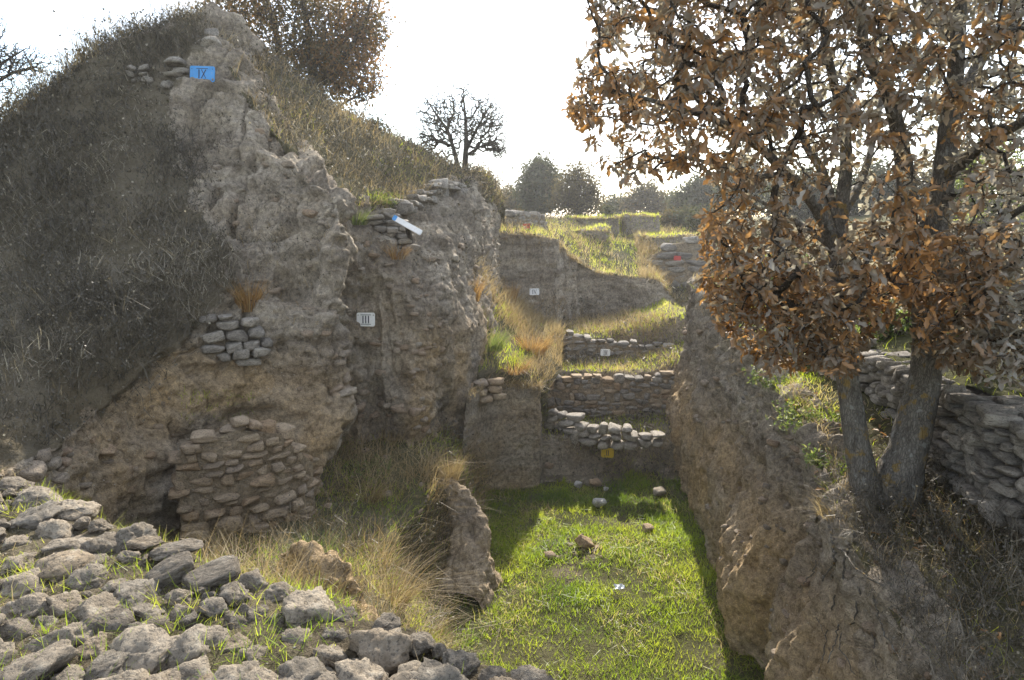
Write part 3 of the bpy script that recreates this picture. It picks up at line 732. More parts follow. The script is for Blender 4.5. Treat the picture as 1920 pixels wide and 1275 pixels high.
for k, (px, py, w, h) in enumerate(RS):
    c = rz_at(px, py + h * .30); dist = np.linalg.norm(c - np.array([0, 0, CAM_Z])); m = dist / FPX
    sx = w * m * 1.06; sz = min(h * m * .8, sx * .68) ; sy = sx * random.uniform(.75, 1.0)
    me = BOULD[(k * 7) % 11]; RPOS.append((c[0], c[1] + sy * .15, (sx + sy) / 2))
    stone(rubble, me, (c[0], c[1] + sy * .15, RZ + sz * .03), (random.uniform(-.25, .25), random.uniform(-.25, .25), random.uniform(0, 6.28)), ((sx + sy) / 2, (sx + sy) / 2, sz * 1.08), rb_base)
for k, (px, py, w, h, tz) in enumerate(RSLAB):
    c = rz_at(px, py + h * .2); m = np.linalg.norm(c - np.array([0, 0, CAM_Z])) / FPX
    sx = w * m
    stone(rubble, (BOULD[3], BOULD[8], SLAB[1], SLAB[2])[k], (c[0], c[1] + .03, RZ + .035), (R(12) if k >= 2 else .1, R(-14) if k >= 2 else .0, tz), (sx * 1.0, sx * .62, sx * (.5 if k == 2 else .26)), rb_base)
for k in range(900):   # smaller fill, also beyond the frame edge
    px, py = random.uniform(-250, 1080), random.uniform(890, 1500)
    # keep on the near side of the broken edge
    ey = np.interp(px, [a for a, b in ed], [b for a, b in ed])
    if py < ey + 12: continue
    big = py > 1285 or px < -20
    s = random.uniform(.14, .26) if big else random.uniform(.06, .16)
    c = rz_at(px, py)
    if not big and any((c[0] - q[0]) ** 2 + (c[1] - q[1]) ** 2 < (.42 * q[2] + .3 * s) ** 2 for q in RPOS): continue
    RPOS.append((c[0], c[1], s))
    stone(rubble, BOULD[k % 11], (c[0], c[1], RZ + s * .12), (random.uniform(-.4, .4), random.uniform(-.4, .4), random.uniform(0, 6.28)), (s, s * random.uniform(.7, 1), s * random.uniform(.5, .8)), rb_base)

# ------------------------------------------------------------------ masonry
def masonry(name, label, cols, blocks, ch, sw, depth, cat='stone wall', tilt=.06, core=None, proud=.05, both=False, irregular=.25, stop_frac=1.0):
    """cols: (px, py top, py bottom, Y) along the wall"""
    base = []; top = []; bot = []
    for (px, pt, pb, Y) in cols:
        a = P(px, pt, Y); b = P(px, pb, Y); mid = P(px, (pt + pb) / 2, Y)
        base.append(mid[:2]); top.append(a[2]); bot.append(b[2])
    base = np.array(base); L = np.concatenate([[0], np.cumsum(np.linalg.norm(np.diff(base, axis=0), axis=1))])
    root = (float(base[:, 0].mean()), float(base[:, 1].mean()), float(min(bot)))
    t = thing(name, label, cat, root)
    def at(s): return np.array([np.interp(s, L, base[:, 0]), np.interp(s, L, base[:, 1])])
    cnt = 0
    faces = (1, -1) if both else (1,)
    for side in faces:
        z = min(bot); row = 0
        while z < max(top):
            h = random.uniform(*ch); s = -random.uniform(0, sw[0]); row += 1
            while s < L[-1]:
                w = random.uniform(*sw)
                sc = s + w / 2
                if 0 <= sc <= L[-1] and np.interp(sc, L, bot) - h * .4 <= z + h / 2 <= np.interp(sc, L, top):
                    p = at(sc); q = at(min(sc + .05, L[-1])) - at(max(sc - .05, 0)); q /= np.linalg.norm(q) + 1e-9
                    nrm = np.array([q[1], -q[0]])
                    if nrm[1] > 0 and not both: nrm = -nrm
                    nrm = nrm * side
                    hh = h * random.uniform(1 - irregular, 1 + irregular * .6) * (1.7 if random.random() < irregular * .35 else 1)
                    off = random.uniform(-proud, proud) + (depth * .55 if both else 0)
                    c = p + nrm * off
                    me = random.choice(blocks)
                    yaw = math.atan2(q[1], q[0]) + random.uniform(-.1, .1)
                    stone(t, me, (c[0], c[1], z + h / 2 + random.uniform(-.02, .02) + irregular * .16 * math.sin(sc * 2.3 + z * 1.7 + len(cols))), (random.uniform(-.12, .12) + random.choice((0, math.pi)), random.uniform(-tilt, tilt), yaw),
                          (w * random.uniform(.96, 1.06), depth * random.uniform(.8, 1.15), hh * 1.02), root)
                    cnt += 1
                s += w
            z += h * .97
    if core is not None:
        V = []; F = []
        for k in range(len(base)):
            q = base[min(k + 1, len(base) - 1)] - base[max(k - 1, 0)]; q = q / np.linalg.norm(q); nr = np.array([q[1], -q[0]])
            d = depth * .45 if both else depth * .36
            for sgn in (1, -1):
                for zz in (bot[k] - .3, top[k] - .12):
                    b = base[k] + nr * d * sgn
                    V.append((b[0] - root[0], b[1] - root[1], zz - root[2]))
            if k:
                a, b = 4 * (k - 1), 4 * k
                F += [(a, b, b + 1, a + 1), (a + 2, a + 3, b + 3, b + 2), (a + 1, b + 1, b + 3, a + 3)]
        F += [(0, 1, 3, 2), (4 * len(base) - 4, 4 * len(base) - 2, 4 * len(base) - 1, 4 * len(base) - 3)]
        new_obj('earth_core', mk_mesh('earth_core', V, F, False, np.tile([[.3, .2, 0]], (len(V), 1))), core, t)
    return t

masonry('stone_wall', 'tan dry-laid stone wall at the foot of the mound, below the grassy ledge', [(335, 835, 1000, 7.85), (400, 802, 1005, 8.0), (450, 785, 1005, 8.15), (520, 795, 990, 8.45), (578, 850, 955, 8.9)], B_TAN, (.085, .16), (.14, .38), .3, core=M_EARTH, tilt=.1)
masonry('stone_wall', 'flat row of grey stones capping the mound section under the orange grass tuft', [(385, 585, 640, 9.0), (430, 582, 668, 9.15), (500, 600, 675, 9.4)], B_GREY, (.09, .17), (.18, .36), .3, tilt=.15)
masonry('stone_pier', 'narrow pile of pale flat stones left of the blue sign', [(318, 110, 200, 12.38), (350, 110, 200, 12.4)], B_GREY, (.08, .15), (.2, .36), .36, tilt=.12, cat='stone pier')
masonry('stone_patch', 'small cluster of pale stones high on the mound left of the stone pier', [(245, 120, 152, 12.35), (283, 124, 156, 12.45)], B_GREY, (.09, .15), (.15, .3), .3, tilt=.25, cat='stones')
masonry('stone_wall', 'grey stone wall remnant behind the long white panel on the cliff', [(690, 402, 462, 12.45), (745, 395, 470, 12.6), (785, 430, 475, 12.75)], B_GREY, (.08, .14), (.2, .45), .35)
masonry('stone_kerb', 'curved line of flat stones along the cliff top below the bare tree', [(750, 378, 404, 13.2), (772, 362, 388, 13.9), (805, 350, 366, 14.9), (865, 337, 352, 16.6)], B_GREY, (.11, .18), (.2, .4), .45, cat='stone kerb')
masonry('stone_wall', 'low wall with loose pale capping stones above the yellow II sign', [(1025, 762, 800, 15.75), (1060, 772, 812, 15.5), (1100, 788, 826, 15.25), (1150, 798, 832, 15.05), (1200, 806, 840, 14.95), (1252, 812, 838, 14.9)], B_GREY, (.12, .22), (.2, .42), .4, tilt=.2, irregular=.4)
masonry('stone_wall', 'rubble stone wall across the trench below the small white III sign', [(1020, 712, 785, 17.2), (1080, 700, 795, 17.4), (1150, 702, 800, 17.45), (1215, 705, 795, 17.4), (1268, 690, 785, 17.2)], B_TAN[:5] + B_GREY[:6], (.09, .17), (.14, .42), .35, core=M_EARTH)
masonry('stone_wall', 'low wall of small stones behind the small white III sign', [(1062, 618, 668, 20.1), (1110, 632, 684, 20.25), (1160, 638, 688, 20.3), (1208, 648, 688, 20.2), (1262, 640, 690, 20.0)], B_GREY, (.09, .16), (.16, .4), .35, core=M_EARTH)
masonry('stone_wall', 'squared block wall in regular courses in the distance behind the oak leaves', [(1218, 476, 545, 29), (1260, 452, 550, 28.8), (1325, 444, 550, 28.4)], B_GREY, (.26, .36), (.5, 1.0), .6, tilt=.02, irregular=.08, core=M_EARTH, proud=.03)
masonry('stone_wall', 'ruined rubble wall stub on the cliff top behind the red plate', [(955, 402, 425, 25.5), (985, 394, 425, 26), (1016, 404, 428, 26.5)], B_GREY, (.14, .26), (.2, .5), .7, tilt=.2, irregular=.4, core=M_EARTH)
masonry('dry_stone_wall', 'grey dry-stone field wall behind the oak trunks on the right bank', [(1420, 672, 770, 10.9), (1500, 668, 780, 9.9), (1600, 645, 810, 8.9), (1660, 668, 835, 8.3), (1760, 712, 868, 7.15), (1840, 748, 910, 6.3), (1925, 795, 970, 5.5), (2060, 850, 1060, 4.8)], B_FIELD, (.07, .13), (.12, .30), .28, core=M_EARTH, both=True, tilt=.12)
masonry('stone_course', 'two reddish stone blocks set in the top of the earth baulk', [(868, 722, 758, 13.75), (938, 716, 752, 14.1)], B_TAN, (.16, .2), (.25, .4), .3, cat='stones')

# stones embedded in the earth faces: children of the face they stick out of
def embed(p, poly, n, smin, smax, blocks=B_EMB, flat=.6, out=-.08, name='stone'):
    Q, Nn = scatter(p, 60, poly)
    if len(Q) == 0: return
    for k in rng.permutation(len(Q))[:n]:
        s = smin + (smax - smin) * rng.random() ** 1.8
        nv = Vector(Nn[k]); yaw = math.atan2(nv.y, nv.x) + math.pi / 2
        q = Q[k] + Nn[k] * s * out
        stone(p.obj, blocks[int(rng.integers(len(blocks)))], q, (rng.uniform(-.3, .3), rng.uniform(-.25, .25), yaw + rng.uniform(-.3, .3)),
              (s * rng.uniform(.9, 1.3), s * rng.uniform(.7, 1), s * flat * rng.uniform(.7, 1.2)), name=name)
embed(mound, [(545, 590), (625, 560), (650, 650), (655, 770), (580, 800), (550, 700)], 64, .06, .26)
embed(mound, [(120, 850), (330, 720), (340, 830), (330, 980), (150, 900)], 36, .05, .22, B_TAN, out=-.15)
embed(mound, [(480, 230), (600, 330), (635, 380), (635, 560), (440, 560), (380, 300)], 80, .05, .22)
embed(mound, [(320, 60), (430, 60), (470, 130), (330, 130)], 9, .25, .6, B_GREY)
embed(mound, [(60, 860), (150, 840), (170, 920), (60, 900)], 12, .1, .26)
embed(mound, [(540, 800), (600, 760), (600, 900), (570, 950)], 16, .1, .3, B_TAN)
embed(cliff, [(640, 615), (835, 590), (840, 690), (640, 660)], 36, .06, .22)
embed(cliff, [(650, 700), (800, 690), (800, 810), (650, 790)], 48, .06, .26)
embed(cliff, [(640, 440), (830, 460), (830, 600), (640, 600)], 60, .05, .2)
embed(cliff, [(820, 370), (930, 400), (930, 560), (850, 520)], 60, .06, .25)
embed(baulk, [(850, 700), (1015, 720), (1015, 910), (860, 910)], 26, .04, .16)
embed(cut, [(930, 440), (1250, 520), (1250, 610), (930, 600)], 26, .08, .3)
embed(rwall, [(1270, 560), (1400, 650), (1570, 930), (1500, 950), (1300, 780)], 130, .05, .2, out=.05)
embed(rwall, [(1290, 780), (1500, 930), (1640, 1100), (1780, 1270), (1480, 1270), (1350, 1080)], 110, .035, .15, out=.02)
embed(terr, [(1015, 780), (1275, 780), (1275, 920), (1015, 930)], 30, .06, .24)
embed(ledge, [(540, 780), (880, 800), (880, 1100), (600, 1100)], 26, .05, .2)
embed(bank, [(1330, 560), (1480, 640), (1580, 880), (1500, 800)], 40, .08, .26)

# ------------------------------------------------------------------ loose rocks in the trench
def loose(name, label, px, py, w, h, blocks, k=0, z=.06, rot=(.2, .1, .4), col=None):
    c = PZ(px, py + h * .3, z); m = np.linalg.norm(c - np.array([0, 0, CAM_Z])) / FPX
    o = new_obj(name, blocks[k % len(blocks)], None, None, (c[0], c[1], z + h * m * .32)); o.rotation_euler = rot; o.scale = (w * m * .85, w * m * .65, h * m * .72)
    return tag(o, label, 'rock')
loose('rock', 'pale grey rounded rock in the shade at the head of the trench floor', 1123, 943, 34, 24, B_PALE, 0)
loose('rock', 'small upright white rock at the foot of the baulk shadow', 1083, 909, 20, 20, B_PALE, 1)
loose('rock', 'tiny white stone in shade right of the upright white rock', 1136, 916, 12, 12, B_PALE, 2)
loose('rock', 'tilted orange-brown rock on bare soil in the sunlit grass', 1096, 1018, 34, 26, B_TAN, 0, rot=(.5, .5, .6))
loose('rock', 'small orange-brown stone just right of the tilted rock', 1120, 1027, 14, 10, B_TAN, 1)
loose('rock', 'reddish flat stone in the grass near the right trench wall', 1214, 990, 26, 14, B_TAN, 2)
loose('rock', 'reddish stone half buried at the dark head of the trench', 1116, 905, 26, 14, B_TAN, 3)
loose('rock', 'buff stone lying at the left edge of the bare soil patch', 1030, 1042, 26, 16, B_EMB, 3)
loose('rock', 'grey stone lying in shade by the right trench wall', 1235, 922, 26, 16, B_EMB, 5)
o = loose('rock', 'pale stone lying alone in dry grass right of the tan stone wall', 589, 918, 18, 12, B_PALE, 3)
g, _ = surf(ledge, 589, 921); o.location = (g[0], g[1], g[2] + .03); o.scale = (.15, .12, .1)
# crushed soil clods round the tilted rock
Q, _ = scatter(floor, 40, [(1010, 1010), (1090, 1000), (1150, 1030), (1120, 1055), (1040, 1055)])
for k in range(min(30, len(Q))):
    s = random.uniform(.03, .1); stone(floor.obj, random.choice(B_EMB), Q[k] + np.array([0, 0, s * .2]), (random.random(), random.random(), random.random() * 6), (s, s, s * .7), name='clod')
# scrap of litter
c = PZ(1161, 1106, .1)
V = []; 
for i in range(9):
    for j in range(5): V.append((i * .022 - .09, j * .022 - .045, .02 * math.sin(i * 1.3) * math.cos(j * 1.7) + .012 * math.sin(i * 3.1 + j)))
F = [(a * 5 + b, (a + 1) * 5 + b, (a + 1) * 5 + b + 1, a * 5 + b + 1) for a in range(8) for b in range(4)]
o = tag(new_obj('litter_scrap', mk_mesh('litter_scrap', V, F), mat_paint('white_litter', (.75, .78, .78), rough=.3), None, (c[0], c[1], .16)), 'small crumpled white scrap of litter in the green grass', 'litter')
o.rotation_euler = (.5, .1, .3)

# ------------------------------------------------------------------ signs
M_BLUE = mat_paint('blue_paint', (.05, .27, .62)); M_WHITE = mat_paint('white_paint', (.85, .85, .84)); M_YEL = mat_paint('yellow_paint', (.78, .52, .05)); M_RED = mat_paint('red_paint', (.5, .05, .04)); M_INK = mat_paint('dark_ink', (.015, .02, .05))
def plate_mesh(w, h, t, r):
    bm = bmesh.new(); pts = []
    for cx, cz, a0 in ((w / 2 - r, h / 2 - r, 0), (-w / 2 + r, h / 2 - r, 90), (-w / 2 + r, -h / 2 + r, 180), (w / 2 - r, -h / 2 + r, 270)):
        for k in range(5):
            a = R(a0 + k * 22.5); pts.append((cx + r * math.cos(a), cz + r * math.sin(a)))
    f = bm.faces.new([bm.verts.new((x, 0, z)) for x, z in pts])
    ex = bmesh.ops.extrude_face_region(bm, geom=[f])
    bmesh.ops.translate(bm, verts=[v for v in ex['geom'] if isinstance(v, bmesh.types.BMVert)], vec=(0, -t, 0))
    bmesh.ops.recalc_face_normals(bm, faces=bm.faces)
    me = bpy.data.meshes.new('plate'); bm.to_mesh(me); bm.free(); return me
def strokes_mesh(strokes, t):
    V = []; F = []
    for (x0, z0, x1, z1, w) in strokes:
        d = np.array([x1 - x0, z1 - z0]); d = d / np.linalg.norm(d); n = np.array([-d[1], d[0]]) * w / 2; b = len(V)
        for y in (0, -t):
            for (x, z) in ((x0 + n[0], z0 + n[1]), (x1 + n[0], z1 + n[1]), (x1 - n[0], z1 - n[1]), (x0 - n[0], z0 - n[1])): V.append((x, y, z))
        F += [(b, b + 3, b + 2, b + 1), (b + 4, b + 5, b + 6, b + 7)] + [(b + i, b + (i + 1) % 4, b + 4 + (i + 1) % 4, b + 4 + i) for i in range(4)]
    return mk_mesh('numeral', V, F, False)
def numeral(s, h, bars, thin=.11):
    st = []; adv = {'I': .36, 'X': .8, 'V': .8}; tot = sum(adv[c] for c in s) * h; x = -tot / 2
    for c in s:
        w = adv[c] * h; m = x + w / 2
        if c == 'I': st.append((m, -h / 2, m, h / 2, thin * h * 1.25))
        if c == 'X': st += [(m - .28 * h, -h / 2, m + .28 * h, h / 2, thin * h), (m + .28 * h, -h / 2, m - .28 * h, h / 2, thin * h * .7)]
        if c == 'V': st += [(m - .28 * h, h / 2, m, -h / 2, thin * h), (m + .28 * h, h / 2, m, -h / 2, thin * h * .7)]
        if not bars:
            for sz in (-h / 2, h / 2):
                if c == 'I': st.append((m - .13 * h, sz, m + .13 * h, sz, .06 * h))
                if c == 'V' and sz > 0: st += [(m - .4 * h, sz, m - .16 * h, sz, .06 * h), (m + .16 * h, sz, m + .4 * h, sz, .06 * h)]
        x += w
    if bars:
        b = tot / 2 * 1.25
        st += [(-b, h * .62, b, h * .62, .07 * h), (-b, -h * .62, b, -h * .62, .07 * h)]
    return st
def sign(label, px, py, Y, w, h, mat, text, bars, roll=0, yaw=0, r=.03, th=.55, name='numeral_sign'):
    c = P(px, py, Y)
    o = thing(name, label, 'sign', (c[0], c[1], c[2]))
    o.rotation_euler = (R(-4), R(roll), R(yaw))
    pl = new_obj('plate', plate_mesh(w, h, .015, r), mat, o)
    if text: new_obj('numeral', strokes_mesh(numeral(text, h * th, bars), .003), M_INK, pl, (0, -.0152, 0))
    for bx in (-.42, .42):
        bm = bmesh.new(); bmesh.ops.create_cone(bm, segments=10, radius1=.009, radius2=.006, depth=.008, cap_ends=True, matrix=Matrix.Translation((bx * w, -.017, .32 * h)) @ Matrix.Rotation(R(90), 4, 'X'))
        me = bpy.data.meshes.new('bolt'); bm.to_mesh(me); bm.free(); new_obj('bolt', me, M_BARKD, pl)
    # two short fixing stakes driven into the earth behind the plate
    for sx in (-.3, .3):
        bm = bmesh.new(); bmesh.ops.create_cone(bm, segments=8, radius1=.012, radius2=.012, depth=.45, cap_ends=True, matrix=Matrix.Translation((sx * w, .225, 0)) @ Matrix.Rotation(R(90), 4, 'X'))
        me = bpy.data.meshes.new('fixing_stake'); bm.to_mesh(me); bm.free(); new_obj('fixing_stake', me, M_BARKD, o)
    return o
def front(p, px, py, w, gap=.02):
    d = (np.abs(p.px - px) < w) & (np.abs(p.py - py) < w)
    return float(np.percentile(p.G[..., 1][d], 20)) - gap if d.any() else float(surf(p, px, py)[0][1]) - gap
def sw_of(Y, wp): return wp * Y / FPX
Y = front(mound, 380, 140, 22); sign('blue sign with the numeral IX near the top of the mound', 380, 139, Y, sw_of(Y, 46) * 1.0, sw_of(Y, 27), M_BLUE, 'IX', True, 3, -6)
Y = front(cliff, 686, 599, 17); sign('large white sign with the numeral III on the recessed earth section', 686, 599, Y, sw_of(Y, 34), sw_of(Y, 26), M_WHITE, 'III', True, 1, 4)
Y = front(cut, 1002, 547, 10); sign('white sign with the numeral IV on the tall cut face', 1002, 547, Y, sw_of(Y, 18), sw_of(Y, 12.5), M_WHITE, 'IV', False, -1, 0, .015, .6)
Y = 19.75; sign('small white sign with the numeral III in front of the low stone wall', 1135, 661, Y, sw_of(Y, 18.5), sw_of(Y, 12.5), M_WHITE, 'III', True, 2, 0, .03)
Y = front(terr, 1139, 849, 14); sign('yellow sign with the numeral II at the head of the trench', 1139, 849, Y, sw_of(Y, 25), sw_of(Y, 19), M_YEL, 'II', False, 2, 0, .05, .5)
sign('red plate on the grassy ledge above the tall cut face', 987, 424, 23.2, .25, .17, M_RED, None, False, -3, 0, .02)
sign('red plate on the distant squared block wall', 1270, 484, 28.2, .3, .19, M_RED, None, False, 3, 0, .02)
# long white panel sticking out of the cliff, seen almost edge-on
a, b = P(740, 409, 12.1), P(788, 437, 11.9)
mid = (a + b) / 2; Lp = np.linalg.norm(b - a)
pn = thing('info_panel', 'long white tilted panel with a blue edge sticking out of the cliff', 'panel', tuple(mid))
pn.rotation_euler = (R(-25), math.atan2(-(b - a)[2], (b - a)[0]), R(-8))
new_obj('board', plate_mesh(Lp, .10, .03, .02), M_WHITE, pn)
new_obj('blue_rim', plate_mesh(.07, .096, .034, .015), M_BLUE, pn, (-Lp / 2 + .034, .002, 0))
new_obj('mount', plate_mesh(.1, .05, .9, .01), M_BARKD, pn, (0, .92, 0))

# ------------------------------------------------------------------ grass, brush and weeds
class Geo:
    def __init__(s): s.V = []; s.F = []; s.T = []; s.n = 0
    def ribbons(s, B, D, L, W, bend, seg=2, col=None, side=None, org=np.zeros(3), wmin=.62):
        """B base points, D unit directions, L lengths, W widths, bend vectors (per unit length at tip)"""
        n = len(B)
        if n == 0: return np.zeros((0, seg + 1, 3))
        L = np.broadcast_to(L, (n,)); W = np.maximum(np.broadcast_to(W, (n,)), wmin * np.linalg.norm(B + org - np.array([0, 0, CAM_Z]), axis=1) / 666)
        t = np.linspace(0, 1, seg + 1)
        C = B[:, None] + D[:, None] * (L[:, None] * t)[..., None] + bend[:, None] * (L[:, None] * t ** 2)[..., None]
        if side is None:
            a = rng.uniform(0, 6.283, n); side = np.stack([np.cos(a), np.sin(a), np.zeros(n)], -1)
        wt = np.maximum(1 - t ** 1.5, .12)
        S = side[:, None] * (W[:, None] * wt)[..., None] * .5
        V = np.stack([C - S, C + S], 2).reshape(-1, 3)
        idx = np.arange(n)[:, None] * 2 * (seg + 1) + np.arange(seg)[None] * 2 + s.n
        F = np.stack([idx, idx + 1, idx + 3, idx + 2], -1).reshape(-1, 4)
        c = rng.random(n) if col is None else np.broadcast_to(col, (n,))
        T = np.repeat(c, 2 * (seg + 1))
        s.V.append(V); s.F.append(F); s.T.append(np.stack([T, T, T], -1)); s.n += len(V)
        return C
    def leaves(s, pos, ax, nr, size, tmpl, tF, col):
        """instances of a small template (x along, y across, z normal)"""
        n = len(pos)
        if n == 0: return
        bt = np.cross(nr, ax); bt /= np.linalg.norm(bt, axis=1, keepdims=True) + 1e-9; nr = np.cross(ax, bt)
        size = np.broadcast_to(size, (n,))
        V = pos[:, None] + size[:, None, None] * (ax[:, None] * tmpl[None, :, 0, None] + bt[:, None] * tmpl[None, :, 1, None] + nr[:, None] * tmpl[None, :, 2, None])
        k = len(tmpl)
        F = (tF[None] + np.arange(n)[:, None, None] * k + s.n).reshape(-1, tF.shape[1])
        T = np.repeat(np.broadcast_to(col, (n,)), k)
        s.V.append(V.reshape(-1, 3)); s.F.append(F); s.T.append(np.stack([T, T, T], -1)); s.n += n * k
    def mesh(s, name, smooth=False, org=None):
        V = np.concatenate(s.V)
        if org is not None: V = V - np.asarray(org)
        return mk_mesh(name, V, np.concatenate(s.F), smooth, np.concatenate(s.T))
def unit(v): return v / (np.linalg.norm(v, axis=-1, keepdims=True) + 1e-9)
def rdirs(n, spread, up=None):
    d = rng.normal(size=(n, 3)) * spread + (np.array([0, 0, 1.0]) if up is None else up)
    return unit(d)
def hbend(n, amt, drop):
    a = rng.uniform(0, 6.283, n); m = rng.uniform(.2, 1, n) * amt
    return np.stack([np.cos(a) * m, np.sin(a) * m, -m * drop], -1)
QF = np.array([[0, 1, 2, 3]])
SEED_T = np.array([[0, -.5, 0], [1, -.5, 0], [1, .5, 0], [0, .5, 0]], float)
def clump(seed, f=1.0, lo=-.1, hi=.35): return lambda Q: np.clip((fbm(Q * f, 3, seed) - lo) / (hi - lo), 0, 1)

def grass(geo, p, dens, h, w, spread=.3, bend=.5, drop=.4, poly=None, mask=None, col=(0, 1), seg=2):
    Q, Nn = scatter(p, dens, poly, mask); n = len(Q)
    if n == 0: return
    hh = h[0] + (h[1] - h[0]) * rng.random(n) ** 1.6
    c = np.clip(col[0] + (col[1] - col[0]) * np.clip(rng.random(n) * .55 + .22 + .75 * fbm(Q * 1.3, 3, 33), 0, 1), 0, 1)
    geo.ribbons(Q - Nn * .02, rdirs(n, spread, Nn * .3 + np.array([0, 0, 1.0])), hh, rng.uniform(w[0], w[1], n), hbend(n, bend, drop), seg, c)

# green turf of the trench floor
bare = [(1025, 1012), (1090, 1004), (1125, 1022), (1100, 1050), (1040, 1052)]
FLOOR_POLY = [(760, 860), (1340, 860), (1420, 1000), (1640, 1420), (640, 1420)]
def floor_mask(Q):
    px, py = proj(Q)
    m = .85 + 1.3 * fbm(Q * 1.5, 3, 21)
    m = np.where(inpoly(px, py, bare), .06, m)
    return np.clip(m, .12, 1)
g = Geo()
grass(g, floor, 2100, (.05, .17), (.008, .015), .5, .7, .5, FLOOR_POLY, floor_mask, (0, .62), 1)
grass(g, floor, 900, (.12, .30), (.009, .016), .5, .9, .6, FLOOR_POLY, clump(22, 1.7, .0, .3), (0, .65))
grass(g, floor, 360, (.10, .32), (.006, .010), .6, 1.0, .7, FLOOR_POLY, clump(23, 1.2, .02, .22), (.82, 1))
tag(new_obj('green_grass', g.mesh('green_grass'), M_GRASS), 'bright green turf on the trench floor', 'grass', kind='stuff')
# grass of terraces, plateau edge, hillside, slope tops
g = Geo()
flat_terr = lambda Q: np.where(np.interp(Q[:, 1], [14.9, 15.5, 17.3, 17.7, 17.9, 20.3, 20.8, 26], [0, 1, .7, 0, 1, 1, .8, 1]) > .5, .6, .03)
grass(g, terr, 300, (.08, .26), (.008, .014), .4, .6, .4, None, flat_terr, (.35, 1))
grass(g, bgp, 80, (.10, .35), (.016, .028), .35, .5, .4, None, lambda Q: np.clip(.5 + .9 * fbm(Q * .8, 2, 5), 0, 1), (.6, 1))
grass(g, bgp, 80, (.10, .28), (.012, .02), .35, .5, .4, [(1090, 440), (1215, 440), (1225, 520), (1110, 515)], clump(46, .9, -.1, .25), (.1, .75))
for nm in ('terrace_block', 'terrace_step', 'terrace_bank', 'terrace_ledge'):
    grass(g, PATCHES[nm], 110, (.08, .25), (.012, .02), .35, .5, .4, None, None, (.5, 1))
grass(g, hill, 34, (.06, .22), (.006, .012), .4, .6, .4, None, lambda Q: (Q[:, 1] < 26) * .9, (.3, .95))
grass(g, upper, 90, (.08, .24), (.008, .015), .4, .6, .4, None, clump(31, 1.0, .0, .35), (.3, .95))
grass(g, upper, 700, (.06, .2), (.007, .012), .4, .6, .4, [(690, 360), (755, 365), (755, 396), (690, 400)], None, (.0, .5))
grass(g, mids, 260, (.12, .36), (.007, .012), .4, .6, .4, [(850, 590), (960, 580), (1000, 700), (880, 700)], clump(32, 1.5, -.2, .3), (.2, .85))
grass(g, mids, 220, (.06, .2), (.007, .012), .4, .6, .4, None, clump(34, 1.2, .0, .3), (.3, .95))
grass(g, ledge, 430, (.08, .30), (.007, .012), .45, .8, .5, None, clump(36, 1.1, -.3, .3), (.05, .9))
grass(g, rub, 1900, (.04, .15), (.004, .007), .5, .8, .5, [(-150, 850), (1080, 1200), (1150, 1450), (-150, 1450)], clump(38, 2.2, -.15, .25), (.0, .85), 1)
grass(g, rub, 300, (.03, .09), (.003, .006), .5, .7, .4, [(-150, 850), (1080, 1200), (1150, 1450), (-150, 1450)], None, (.6, 1), 1)
grass(g, bank, 520, (.05, .22), (.005, .010), .45, .8, .5, [(1390, 690), (1470, 700), (1600, 900), (1640, 980), (1560, 960), (1480, 860)], None, (.0, .7))
edge_x = lambda y: np.interp(y, [q[0] for q in ST], [q[2] for q in ST])
strip = lambda Q: ((Q[:, 0] - edge_x(Q[:, 1]) < .55) & (Q[:, 1] > 6.2) & (Q[:, 1] < 14)) * np.clip(.75 + fbm(Q * 1.7, 2, 14), .1, 1)
grass(g, bank, 900, (.06, .24), (.006, .011), .5, .8, .6, None, strip, (.1, .95))
grass(g, bank, 130, (.06, .26), (.005, .009), .5, .8, .5, None, None, (.5, 1))
grass(g, mound, 90, (.05, .2), (.006, .01), .4, .6, .4, [(340, 735), (480, 740), (470, 800), (340, 800)], None, (.2, .9))
grass(g, mound, 500, (.06, .2), (.006, .01), .4, .6, .4, [(340, 735), (480, 740), (470, 790), (340, 800)], None, (.2, .9))
tag(new_obj('green_grass', g.mesh('green_grass'), M_GRASS), 'rough green and yellowing grass on terraces, ledges and banks', 'grass', kind='stuff')
# dry straw grass
g = Geo()
grass(g, upper, 210, (.18, .5), (.005, .010), .4, .7, .4, None, lambda Q: np.clip(.55 + 1.0 * fbm(Q * 1.1, 2, 41), .05, 1), (.2, 1), 2)
grass(g, mids, 420, (.18, .6), (.005, .009), .35, .7, .5, None, clump(42, 1.2, -.25, .3), (.2, 1), 2)
grass(g, ledge, 480, (.2, .75), (.004, .008), .5, 1.0, .6, None, clump(43, .9, -.3, .3), (.1, 1), 2)
grass(g, ledge, 130, (.4, .95), (.005, .009), .45, .9, .5, [(540, 780), (880, 800), (900, 900), (760, 1120), (560, 1120)], clump(47, 1.3, -.2, .3), (.1, 1), 3)
grass(g, bgp, 60, (.2, .6), (.010, .018), .35, .6, .5, None, clump(44, .8, -.1, .4), (.3, 1), 2)
grass(g, bgp, 300, (.2, .7), (.010, .018), .35, .6, .5, [(1190, 440), (1225, 440), (1240, 540), (1200, 525)], None, (.3, 1), 2)
grass(g, cut, 60, (.15, .5), (.008, .014), .4, .8, .6, [(930, 425), (1060, 440), (1260, 520), (1260, 540), (930, 455)], None, (.2, 1), 2)
grass(g, cut, 60, (.2, .7), (.006, .012), .4, .8, .6, [(930, 540), (1060, 570), (1260, 590), (1260, 620), (930, 620)], None, (.2, 1), 2)
grass(g, terr, 200, (.2, .6), (.006, .011), .4, .8, .5, [(1060, 585), (1265, 595), (1265, 650), (1060, 620)], None, (.35, 1), 2)
grass(g, terr, 90, (.15, .45), (.006, .011), .4, .8, .5, [(1040, 640), (1270, 640), (1270, 700), (1040, 700)], None, (.35, 1), 2)
